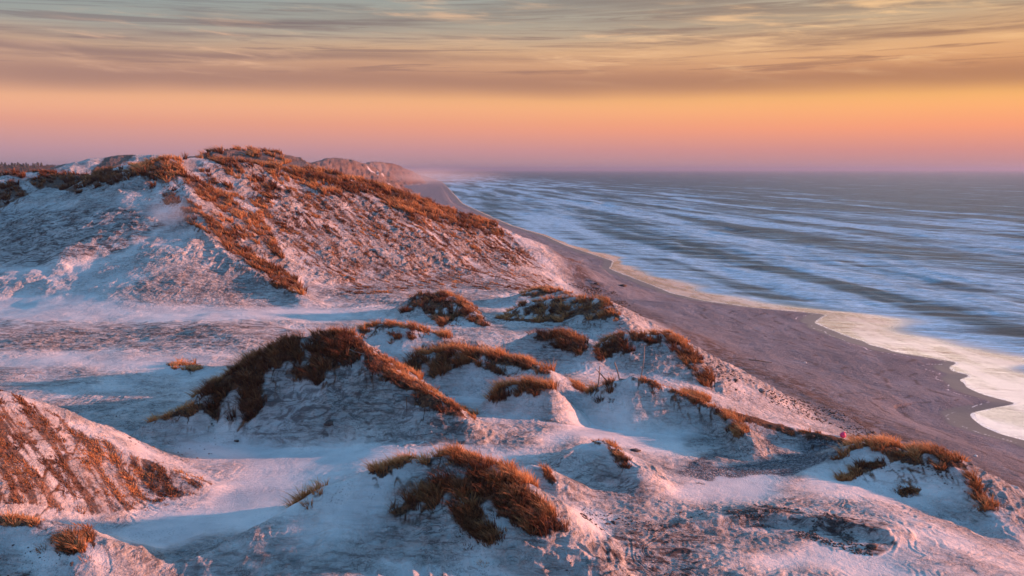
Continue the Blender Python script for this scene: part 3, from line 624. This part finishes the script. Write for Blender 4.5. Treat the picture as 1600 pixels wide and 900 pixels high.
KELP = plain('dry_kelp', (.03, .02, .018), (.12, .07, .05), .7, 10)
PINK = plain('pink_plastic', (.72, .02, .12), (.85, .04, .18), .45, 4, bump=.003)
ROPE = plain('rope', (.10, .16, .30), (.30, .34, .38), .8, 20)
SHELLM = plain('bleached_plastic', (.70, .70, .68), (.85, .84, .80), .5, 6)
PINE = plain('conifer', (.035, .045, .035), (.09, .09, .07), .9, .3)

# ------------------------------------------------------------------ mesh building
def link(me, name, m=None, parent=None, label=None, cat=None, group=None, kind=None, loc=None):
    o = bpy.data.objects.new(name, me); S.collection.objects.link(o)
    if m is not None and me is not None: me.materials.append(m)
    if parent is not None: o.parent = parent
    if loc is not None: o.location = loc
    for k_, v_ in (('label', label), ('category', cat), ('group', group), ('kind', kind)):
        if v_: o[k_] = v_
    return o
def npmesh(name, V, Q, smooth=True, attrs=None, normals=None):
    me = bpy.data.meshes.new(name); V = np.ascontiguousarray(V, np.float32); Q = np.ascontiguousarray(Q, np.int32)
    n = Q.shape[1]
    me.vertices.add(len(V)); me.vertices.foreach_set('co', V.ravel())
    me.loops.add(Q.size); me.loops.foreach_set('vertex_index', Q.ravel())
    me.polygons.add(len(Q)); me.polygons.foreach_set('loop_start', np.arange(0, Q.size, n, dtype=np.int32))
    me.update(calc_edges=True)
    if smooth: me.polygons.foreach_set('use_smooth', np.ones(len(Q), bool))
    if attrs:
        for k_, v_ in attrs.items():
            at = me.attributes.new(k_, 'FLOAT', 'POINT'); at.data.foreach_set('value', np.ascontiguousarray(v_, np.float32))
    if normals is not None:
        try:
            at = me.attributes.new('custom_normal', 'FLOAT_VECTOR', 'POINT'); at.data.foreach_set('vector', np.ascontiguousarray(normals, np.float32).ravel())
        except Exception as ex: print('normals', ex)
    return me

# the land, one continuous surface cut into beach, flats and dunes
idx = np.arange(NR * NA).reshape(NR, NA)
quads = np.stack([idx[:-1, :-1], idx[:-1, 1:], idx[1:, 1:], idx[1:, :-1]], -1).reshape(-1, 4)
VV = np.stack([GX, GY, HZ], -1).reshape(-1, 3)
ds_r = np.stack([np.gradient(GX, axis=0), np.gradient(GY, axis=0), np.gradient(HZ, axis=0)], -1)
ds_a = np.stack([np.gradient(GX, axis=1), np.gradient(GY, axis=1), np.gradient(HZ, axis=1)], -1)
NN = np.cross(ds_a, ds_r); NN /= np.linalg.norm(NN, axis=-1, keepdims=True); NN *= np.sign(NN[..., 2:3]); NN = NN.reshape(-1, 3)
ATT = {'veg': VEG, 'soil': SOIL, 'gravel': GRAV, 'wet': WET, 'wrack': WRACK, 'rough': ROUGH, 'smooth': SM, 'foamline': FOAML, 'driftline': DRIFT, 'beach': 1 - sst(DT + 2 * (nz1 - .5), -1, 3.5)}
ATT = {k_: v_.reshape(-1) for k_, v_ in ATT.items()}
own = OWN.reshape(-1)[quads[:, 0]]
keep = (UU.reshape(-1)[quads[:, 0]] > -60)
def submesh(name, sel, mname, m, label, kind='structure'):
    Q = quads[sel & keep]
    if len(Q) == 0: return
    used, inv = np.unique(Q, return_inverse=True)
    me = npmesh(name, VV[used], inv.reshape(-1, 4), True, {k_: v_[used] for k_, v_ in ATT.items()}, NN[used])
    return link(me, mname, m, label=label, kind=kind)
submesh('beach', own == -1, 'beach', SAND, 'flat brown-grey beach strip between the dunes and the sea')
submesh('terrain', own == 0, 'terrain', SAND, 'wind-scoured pale sand flats between the dunes')
for i, rd in enumerate(RD):
    submesh('sand_dune', own == i + 1, 'sand_dune', SAND, rd[1])

# the sea
def sea():
    r = np.concatenate([np.geomspace(25, 260, 330)[:-1], np.geomspace(260, 2500, 240)[:-1], np.geomspace(2500, 45000, 60)])
    a = np.radians(np.linspace(-24, 110, 900))
    Rr, A = np.meshgrid(r, a, indexing='ij'); x = Rr * np.sin(A); y = Rr * np.cos(A)
    off = x - x_water(y)
    k_ = sst(off, 6, 30) * sst(Rr, 3000, 500)
    cr = x + y * .115; al = y - x * .115
    z = k_ * ((fbm(cr / 13 + fbm(al / 60, cr / 50, 2, 5) * 2, al / 45, 4, 21) - .5) * 1.5 + (fbm(cr / 3.5, al / 9, 3, 23) - .5) * .35)
    z += .01
    id_ = np.arange(x.size).reshape(x.shape)
    Q = np.stack([id_[:-1, :-1], id_[:-1, 1:], id_[1:, 1:], id_[1:, :-1]], -1).reshape(-1, 4)
    Q = Q[(off.reshape(-1)[Q] > -14).any(1)]
    used, inv = np.unique(Q, return_inverse=True)
    V = np.stack([x, y, z], -1).reshape(-1, 3)
    me = npmesh('sea', V[used], inv.reshape(-1, 4), True, {'off': off.reshape(-1)[used], 'swash': (off / (np.interp(y, [60, 95, 132, 156, 200, 240, 320], [12, 12, 11, 10, 5, 4, .8]) * (.5 + .8 * vn(y / 8, y * 0, 311)))).reshape(-1)[used]})
    link(me, 'sea', SEA, label='grey blue sea with long white foam streaks running into the beach', kind='structure')
sea()

# sea air: thin even haze over everything
def haze():
    x0, x1, y0, y1, z0, z1 = -46000, 46000, -46000, 46000, -7, 60
    v = [(x0, y0, z0), (x1, y0, z0), (x1, y1, z0), (x0, y1, z0), (x0, y0, z1), (x1, y0, z1), (x1, y1, z1), (x0, y1, z1)]
    me = bpy.data.meshes.new('haze'); me.from_pydata(v, [], [(3, 2, 1, 0), (4, 5, 6, 7), (0, 1, 5, 4), (1, 2, 6, 5), (2, 3, 7, 6), (3, 0, 4, 7)])
    m = bpy.data.materials.new('haze'); m.use_nodes = True; m.node_tree.nodes.clear(); gg = G(m.node_tree)
    o = gg.n.new('ShaderNodeOutputMaterial'); v = gg.n.new('ShaderNodeVolumePrincipled')
    v.inputs['Color'].default_value = (.36, .43, .62, 1); v.inputs['Density'].default_value = HAZE; v.inputs['Anisotropy'].default_value = .3
    gg.l.new(v.outputs[0], o.inputs['Volume'])
    link(me, 'haze', m, label='thin salt haze in the air over the shore', kind='stuff')
HAZE = 1.3e-4
haze()

# drifting clouds of blown sand
def puff(px, py, Y, size, dens, label, nm='blown_sand'):
    import bmesh
    bm = bmesh.new(); bmesh.ops.create_icosphere(bm, subdivisions=4, radius=1)
    me = bpy.data.meshes.new('blown_sand'); bm.to_mesh(me); bm.free()
    m = bpy.data.materials.new('blown_sand'); m.use_nodes = True; m.node_tree.nodes.clear(); gg = G(m.node_tree)
    o = gg.n.new('ShaderNodeOutputMaterial'); v = gg.n.new('ShaderNodeVolumePrincipled'); tcc = gg.n.new('ShaderNodeTexCoord').outputs['Object']
    ln = gg.n.new('ShaderNodeVectorMath'); ln.operation = 'LENGTH'; gg.put(ln.inputs[0], tcc)
    nn = gg.noise(tcc, 1.6, 3, .6)
    gg.put(v.inputs['Density'], gg.m('MULTIPLY', gg.m('MULTIPLY', gg.mr(ln.outputs['Value'], 1.0, .15), gg.mr(nn, .3, .65)), dens))
    v.inputs['Color'].default_value = (.92, .90, .92, 1)
    gg.l.new(v.outputs[0], o.inputs['Volume'])
    ob = link(me, nm, m, label=label, cat=nm.replace('_', ' '), kind='stuff', loc=P(px, py, Y)); ob.scale = size; ob.rotation_euler = (0, .35, .3) if Y < 300 else (0, 0, .1)
puff(268, 335, 107, (4.0, 4.0, 3.2), .09, 'pale puff of blown sand in the notch beside the high spur')
puff(350, 722, 40, (3.4, 2.2, .9), .10, 'low veil of blown sand drifting over the flat between the near dunes')
puff(640, 276, 1150, (150, 420, 15), .0026, 'pale sea mist hanging over the far end of the beach', 'sea_mist')
puff(560, 268, 820, (110, 160, 14), .0016, 'thin mist in front of the distant dune headland', 'sea_mist')

# ------------------------------------------------------------------ grass
WIND = np.array([-.9, .25])
def blades(x, y, z, hgt, tone, wid, name, base, lean=.5, per=30, spread=.15):
    """tufts: each seed point carries a spray of blades fanning out and combed by the wind"""
    nt = max(1, len(x) // per)
    pick = rng.choice(len(x), nt, replace=False); tl = rng.uniform(.65, 1.25, nt)
    k_ = np.repeat(pick, per); n = len(k_); ts_ = np.repeat(tl, per)
    ang = rng.uniform(0, 2 * math.pi, n); rad = np.sqrt(rng.uniform(0, 1, n)) * spread * (.6 + wid * 20)
    x = x[k_] + np.cos(ang) * rad * 1.3; y = y[k_] + np.sin(ang) * rad; z = HT(x, y); stray = np.repeat(rng.uniform(0, 1, nt) < .09, per); x = x + stray * np.repeat(rng.normal(0, .35, nt), per); y = y + stray * np.repeat(rng.normal(0, .35, nt), per); z = HT(x, y); hgt = hgt[k_] * ts_ * np.where(stray, .6, 1.15)
    tone = np.clip(tone[k_] + np.repeat(rng.normal(0, .13, nt), per) + rng.normal(0, .08, n), 0, 1)
    la = np.repeat(rng.normal(0, .5, nt), per)
    wxx = WIND[0] * np.cos(la) - WIND[1] * np.sin(la); wyy = WIND[0] * np.sin(la) + WIND[1] * np.cos(la)
    out_ = .35 + .5 * rng.uniform(0, 1, n)
    dirx = wxx * lean + np.cos(ang) * out_; diry = wyy * lean + np.sin(ang) * out_
    hh = hgt * rng.uniform(.35, 1.35, n)
    wa = rng.uniform(0, math.pi, n); wx_ = np.cos(wa) * wid; wy_ = np.sin(wa) * wid
    ws = [1, .85, .5]; tt = [0, .38, .72]
    V = []
    for t, w in zip(tt, ws):
        cx = x + dirx * hh * t ** 1.7 * .9; cy = y + diry * hh * t ** 1.7 * .9; cz = z + hh * (t - .28 * t * t) - .03
        V.append(np.stack([cx - wx_ * w, cy - wy_ * w, cz], -1)); V.append(np.stack([cx + wx_ * w, cy + wy_ * w, cz], -1))
    V.append(np.stack([x + dirx * hh * .9, y + diry * hh * .9, z + hh * .72 - .03], -1))
    V = np.stack(V, 1)
    b0 = (np.arange(n) * 7)[:, None]
    T = np.concatenate([b0 + np.array([[0, 1, 3]]), b0 + np.array([[0, 3, 2]]), b0 + np.array([[2, 3, 5]]), b0 + np.array([[2, 5, 4]]), b0 + np.array([[4, 5, 6]])], 0)
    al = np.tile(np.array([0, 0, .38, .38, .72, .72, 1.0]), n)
    return npmesh(name, V.reshape(-1, 3) - np.array(base), T, False, {'tone': np.repeat(tone, 7), 'along': al})
def scatter(poly, yr, n, th=None, sc=None):
    """points on the real ground inside the outline"""
    px = np.array([p[0] for p in poly]); py = np.array([p[1] for p in poly])
    xs0 = (px.min() - 800) / F * yr[1] if px.min() < 800 else (px.min() - 800) / F * yr[0]
    xs1 = (px.max() - 800) / F * yr[1] * 1.06 if px.max() > 800 else (px.max() - 800) / F * yr[0] * .95
    X, Y = [], []; tot = 0
    for _ in range(60):
        x = rng.uniform(xs0 - 1, xs1 + 1, 120000); y = rng.uniform(yr[0], yr[1], 120000); z = HT(x, y)
        a, b = wobble(x, y, *proj(x, y, z)); m = inpoly(a, b, poly)
        if th is not None: m &= streak(x, y, sc) > th + rng.normal(0, .02, x.shape)
        else: m &= fbm(x / .9, y / .9, 4, 91) > .385 + rng.normal(0, .04, x.shape)
        X.append(x[m]); Y.append(y[m]); tot += m.sum()
        if tot > n: break
    return np.concatenate(X)[:n], np.concatenate(Y)[:n]
for nm, lab, poly, yr, n, hh, cc in GP:
    x, y = scatter(poly, yr, n)
    if len(x) < 10: print('EMPTY', lab); continue
    z = HT(x, y)
    cl = fbm(x / .5, y / .5, 3, 95)
    tone = np.clip(cc + .02 + (cl - .5) * 1.8 + rng.normal(0, .12, len(x)), 0, 1)
    gyy = (HT(x, y + .5) - HT(x, y - .5)); tone = np.clip(tone + .6 * sst(gyy, .2, .6) - .25 * sst(gyy, .1, -.2), 0, 1)  # shade painted into the tone: darker facing the camera, paler facing away
    hv = hh * (.6 + .9 * fbm(x / .6, y / .6, 2, 97))
    D = np.hypot(x, y).mean()
    base = (float(x.mean()), float(y.mean()), float(HT([x.mean()], [y.mean()])[0]))
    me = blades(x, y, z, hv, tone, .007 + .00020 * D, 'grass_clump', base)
    loose = lab.startswith('sparse')
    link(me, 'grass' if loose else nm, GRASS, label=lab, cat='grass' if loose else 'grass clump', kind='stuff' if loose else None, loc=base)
for lab, poly, yr, n, hh, cc, th, sc in GS:
    x, y = scatter(poly, yr, n, th, sc)
    if len(x) < 10: print('EMPTY', lab); continue
    print(lab, len(x))
    z = HT(x, y)
    tone = np.clip(cc + (fbm(x / 2.5, y / 2.5, 3, 95) - .5) * 2.2 + rng.normal(0, .15, len(x)), 0, 1)
    hv = hh * (.5 + 1.0 * fbm(x / 2, y / 2, 2, 97)); D = np.hypot(x, y).mean()
    base = (float(x.mean()), float(y.mean()), float(HT([x.mean()], [y.mean()])[0]))
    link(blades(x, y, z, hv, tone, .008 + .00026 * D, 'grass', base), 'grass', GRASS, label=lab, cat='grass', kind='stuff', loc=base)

# ------------------------------------------------------------------ stones, clods, wrack
ICO = None
def rock_template(seed, sub=1):
    import bmesh
    bm = bmesh.new(); bmesh.ops.create_icosphere(bm, subdivisions=sub, radius=1)
    rs = random.Random(seed)
    for v in bm.verts:
        v.co *= rs.uniform(.72, 1.15)
    V = np.array([v.co[:] for v in bm.verts]); T = np.array([[v.index for v in f.verts] for f in bm.faces]); bm.free()
    return V, T
TP = [rock_template(s) for s in range(6)]
def rocks(x, y, size, name, mname, m, label, cat, flat=.6):
    Vs, Ts, o = [], [], 0
    z = HT(x, y)
    for i in range(len(x)):
        V, T = TP[i % 6]; a = rng.uniform(0, 6.28); c, s = math.cos(a), math.sin(a); sx = size[i]
        v = V * np.array([sx, sx * rng.uniform(.6, 1), sx * flat])
        v = np.stack([v[:, 0] * c - v[:, 1] * s + x[i], v[:, 0] * s + v[:, 1] * c + y[i], v[:, 2] + z[i] + sx * .15], -1)
        Vs.append(v); Ts.append(T + o); o += len(V)
    base = np.array([x.mean(), y.mean(), z.mean()])
    link(npmesh(name, np.concatenate(Vs) - base, np.concatenate(Ts), False), mname, m, label=label, cat=cat, kind='stuff', loc=tuple(base))
def in_px(poly, yr, n, fn=None):
    x, y = [], []
    for _ in range(20):
        px = np.array([p[0] for p in poly])
        a = rng.uniform((px.min() - 820) / F * yr[1] if px.min() < 800 else (px.min() - 820) / F * yr[0], (px.max() - 780) / F * yr[1] * 1.08, 60000); b = rng.uniform(*yr, 60000)
        u, v = proj(a, b, HT(a, b)); m = inpoly(u, v, poly)
        if fn is not None: m &= fn(a, b)
        x.append(a[m]); y.append(b[m])
        if sum(map(len, x)) > n: break
    return np.concatenate(x)[:n], np.concatenate(y)[:n]
x, y = in_px(GRAVP[0], (36, 56), 2600, lambda a, b: fbm(a / 1.5, b / 1.5, 3, 137) > .42); rocks(x, y, rng.uniform(.012, .04, len(x)), 'gravel', 'gravel', STONE, 'blue grey gravel spread over the slope above the rounded right-hand dune', 'gravel')
x, y = in_px([(1130, 800), (1180, 790), (1262, 796), (1330, 810), (1392, 824), (1388, 842), (1320, 832), (1370, 868), (1345, 868), (1240, 835), (1150, 812)], (32, 39), 900, lambda a, b: fbm(a / .8, b / .8, 3, 201) > .5)
rocks(x, y, rng.gamma(1.3, .018, len(x)) + .018, 'soil_clods', 'soil_clods', SOILM, 'dark soil clods crumbling along the low scarp at bottom right', 'soil clods')
x, y = in_px([(880, 440), (960, 455), (1010, 500), (1110, 560), (1190, 605), (1330, 650), (1400, 700), (1600, 790), (1600, 830), (1450, 740), (1330, 680), (1150, 610), (1080, 560), (960, 480)], (40, 160), 4200, lambda a, b: fbm(a / 2.5, b / 2.5, 3, 211) > .44)
rocks(x, y, (rng.gamma(2.0, .02, len(x)) + .025) * (.6 + .006 * y), 'wrack', 'wrack', KELP, 'dark line of dried seaweed and debris along the top of the beach', 'seaweed', .5)
x, y = in_px([(150, 640), (400, 660), (420, 720), (330, 740), (200, 690)], (38, 52), 130, lambda a, b: fbm(a / 2, b / 2, 3, 221) > .5)
x2, y2 = in_px([(920, 760), (1120, 800), (1100, 900), (880, 900)], (26, 38), 320, lambda a, b: fbm(a / 1.4, b / 1.4, 3, 231) > .54)
x3, y3 = in_px([(0, 850), (200, 850), (200, 900), (0, 900)], (26, 32), 25)
x = np.concatenate([x, x2, x3]); y = np.concatenate([y, y2, y3])
rocks(x, y, rng.gamma(1.2, .018, len(x)) + .012, 'small_clods', 'soil_clods', SOILM, 'small dark soil crumbs strewn over the sand flats', 'soil clods')

# ------------------------------------------------------------------ driftwood and fence remains on the cone dune
def tube(name, pts, rad, m, parent=None, seg=7, **kw):
    """a tapered, slightly crooked round bar with closed ends"""
    pts = [Vector(p) for p in pts]; rad = rad if hasattr(rad, '__len__') else [rad] * len(pts)
    V, Q = [], []
    for i, p in enumerate(pts):
        d = (pts[min(i + 1, len(pts) - 1)] - pts[max(i - 1, 0)]).normalized()
        a = d.orthogonal().normalized(); b = d.cross(a)
        for k_ in range(seg):
            t = 2 * math.pi * k_ / seg; w = 1 + .12 * math.sin(3 * t + i)
            V.append(tuple(p + (a * math.cos(t) + b * math.sin(t)) * rad[i] * w))
    for i in range(len(pts) - 1):
        for k_ in range(seg):
            Q.append((i * seg + k_, i * seg + (k_ + 1) % seg, (i + 1) * seg + (k_ + 1) % seg, (i + 1) * seg + k_))
    Q.append(tuple(range(seg))[::-1]); Q.append(tuple((len(pts) - 1) * seg + k_ for k_ in range(seg)))
    me = bpy.data.meshes.new(name); me.from_pydata(V, [], Q); me.update()
    return link(me, name, m, parent, **kw)
def ground_at(px, py, yr):
    """real ground point seen at a place in the photo"""
    ys = np.linspace(yr[0], yr[1], 1200); a = (px - 800) / F; b = (450 - py) / F
    t = ys / (CP + b * SP); x = a * t; z = H + (-SP + b * CP) * t; g_ = HT(x, ys)
    i = np.argmax(g_ >= z); 
    if not (g_ >= z).any(): i = np.argmin(np.abs(g_ - z))
    return Vector((x[i], ys[i], g_[i]))
def stick(px0, py0, px1, py1, rad, label, dy=0.0, name='driftwood_stake', cat='stake', yr=(48, 60), bend=.03, group=None):
    a = ground_at(px0, py0, yr); b = Vector(P(px1, py1, a.y + dy))
    d = b - a; n = 5; side = Vector((d.z, 0, -d.x)).normalized()
    pts = [d * (k_ / n) + side * math.sin(k_ / n * math.pi) * bend for k_ in range(n + 1)]
    pts[0] = pts[0] - d.normalized() * .12
    return tube(name, pts, [rad * (1 - .35 * k_ / n) for k_ in range(n + 1)], WOOD, label=label, cat=cat, loc=tuple(a), group=group)
stick(934, 596, 937, 572, .045, 'short upright stake at the left of the crossed pair', .0, yr=(48, 56))
stick(951, 597, 931, 577, .05, 'slanting dark stake leaning across the upright one', -.3, yr=(48, 56))
stick(968, 589, 960, 566, .05, 'pale stake leaning left at the top of the cone dune', .2, yr=(48, 56))
stick(1001, 586, 1007, 540, .035, 'tall thin stake standing alone right of the cone dune top', .3, yr=(49, 58), bend=.06)
def crooked(px0, py0, px1, py1, rad, label, yr, name='driftwood_branch', twigs=2):
    a = ground_at(px0, py0, yr); b = ground_at(px1, py1, yr); d = b - a; n = 7
    pts = [d * (k_ / n) + Vector((0, random.uniform(-.04, .04), rad + random.uniform(0, .07))) for k_ in range(n + 1)]
    main = tube(name, pts, [rad * (1 - .5 * k_ / n) for k_ in range(n + 1)], WOOD, label=label, cat='driftwood', loc=tuple(a))
    for t in range(twigs):
        p = pts[2 + 2 * t]; q = p + Vector((random.uniform(-.2, .25), random.uniform(-.1, .1), random.uniform(.12, .25)))
        tube('twig', [p, (p + q) / 2 + Vector((.02, 0, .03)), q], [rad * .5, rad * .4, rad * .2], WOOD, main)
crooked(967, 587, 1020, 592, .05, 'crooked bleached branch lying along the top of the cone dune', (49, 56))
crooked(1170, 563, 1206, 568, .09, 'reddish brown driftwood lying on the open beach', (70, 95))
crooked(545, 548, 570, 556, .03, 'short dead stem fallen by the steep central dune', (48, 60), twigs=1)

# pink float at the beach edge
def float_ball(px, py, r, label, yr):
    import bmesh
    p = ground_at(px, py, yr); e = bpy.data.objects.new('fishing_float', None); S.collection.objects.link(e)
    e.location = p; e['label'] = label; e['category'] = 'float'
    bm = bmesh.new(); bmesh.ops.create_uvsphere(bm, u_segments=28, v_segments=18, radius=r)
    for v in bm.verts:
        if abs(v.co.z) < r * .06: v.co.xy *= 1.02
    me = bpy.data.meshes.new('ball'); bm.to_mesh(me); bm.free(); me.polygons.foreach_set('use_smooth', [True] * len(me.polygons))
    o = link(me, 'ball', PINK, e); o.location = (0, 0, r * .9); o.rotation_euler = (.4, .3, 0)
    tube('neck', [(0, 0, r * .9), (r * .35, 0, r * 1.85), (r * .42, 0, r * 2.05)], [r * .24, r * .22, r * .2], PINK, o and e, seg=12)
    tube('rope', [(r * .4, 0, r * 1.95), (r * 1.1, -.03, r * 1.2), (r * 1.5, -.1, .03), (r * 2.6, -.2, .02), (r * 3.4, .1, .03)], .012, ROPE, e)
float_ball(1317, 684, .21, 'bright pink fishing float lying at the top of the beach', (46, 60))

def single_rock(px, py, size, label, m, name, cat, yr, flat=.6):
    V, T = rock_template(int(px), 3); V = V * (.55 + .9 * fbm(V[:, 0] * 1.7 + px, V[:, 1] * 1.7 + V[:, 2] * 2, 3, 5))[:, None]; p = ground_at(px, py, yr)
    V = V * np.array([size, size * .7, size * flat])
    me = npmesh(name, V, T, False); link(me, name, m, label=label, cat=cat, loc=(p.x, p.y, p.z + size * flat * .4))
single_rock(1190, 612, .3, 'dark boulder poking up beside the debris line', STONE, 'boulder', 'boulder', (62, 85))
single_rock(973, 447, .7, 'flat dark heap of seaweed far out on the empty beach', KELP, 'seaweed_heap', 'seaweed', (120, 170), .3)
single_rock(932, 444, .45, 'smaller dark lump on the beach below the big ridge', KELP, 'seaweed_heap', 'seaweed', (120, 170), .4)
single_rock(1525, 713, .12, 'small white piece of plastic litter on the near beach', SHELLM, 'plastic_scrap', 'litter', (50, 72), .6)
single_rock(1258, 567, .16, 'pale scrap of plastic in the middle of the beach', SHELLM, 'plastic_scrap', 'litter', (75, 95), .5)
single_rock(1570, 765, .3, 'dark weed lump at the right edge of the beach', KELP, 'seaweed_heap', 'seaweed', (46, 60), .35)
single_rock(992, 704, .3, 'flat dark clod on smooth sand right of the little mound', SOILM, 'soil_clod', 'clod', (38, 48), .2)
single_rock(515, 663, .26, 'lone brown clod low on the face of the steep central dune', SOILM, 'soil_clod', 'clod', (40, 50), .6)
single_rock(1362, 856, .22, 'largest dark clod below the scarp at bottom right', SOILM, 'soil_clod', 'clod', (30, 37), .55)

# conifers on the far left skyline
def forest():
    Vs, Ts, o = [], [], 0
    for i in range(2200):
        x = rng.uniform(-820, -330); y = rng.uniform(780, 980); z = float(HT([x], [y])[0])
        if proj(x, y, z + 8)[0] > 135: continue
        hgt = rng.uniform(2.2, 3.8) * (1.0 if proj(x, y, z)[0] < 70 else .5); r = hgt * .42
        for lv in range(4):
            zb = z + hgt * (.08 + .22 * lv); zt = z + hgt * (.46 + .18 * lv); rr = r * (1 - .2 * lv) * rng.uniform(.8, 1.2)
            a = np.linspace(0, 2 * math.pi, 8)[:-1] + rng.uniform(0, 1); q = rr * rng.uniform(.6, 1.2, 7)
            V = np.stack([x + np.cos(a) * q, y + np.sin(a) * q, np.full(7, zb) + rng.uniform(-.2, .3, 7)], -1)
            V = np.concatenate([V, [[x, y, zt]]]); T = np.array([[k_, (k_ + 1) % 7, 7] for k_ in range(7)])
            Vs.append(V); Ts.append(T + o); o += 8
    base = np.array([-500., 860., 20.])
    link(npmesh('forest', np.concatenate(Vs) - base, np.concatenate(Ts), False), 'forest', PINE, label='hazy dark conifer wood along the far left skyline', cat='forest', kind='stuff', loc=tuple(base))
forest()
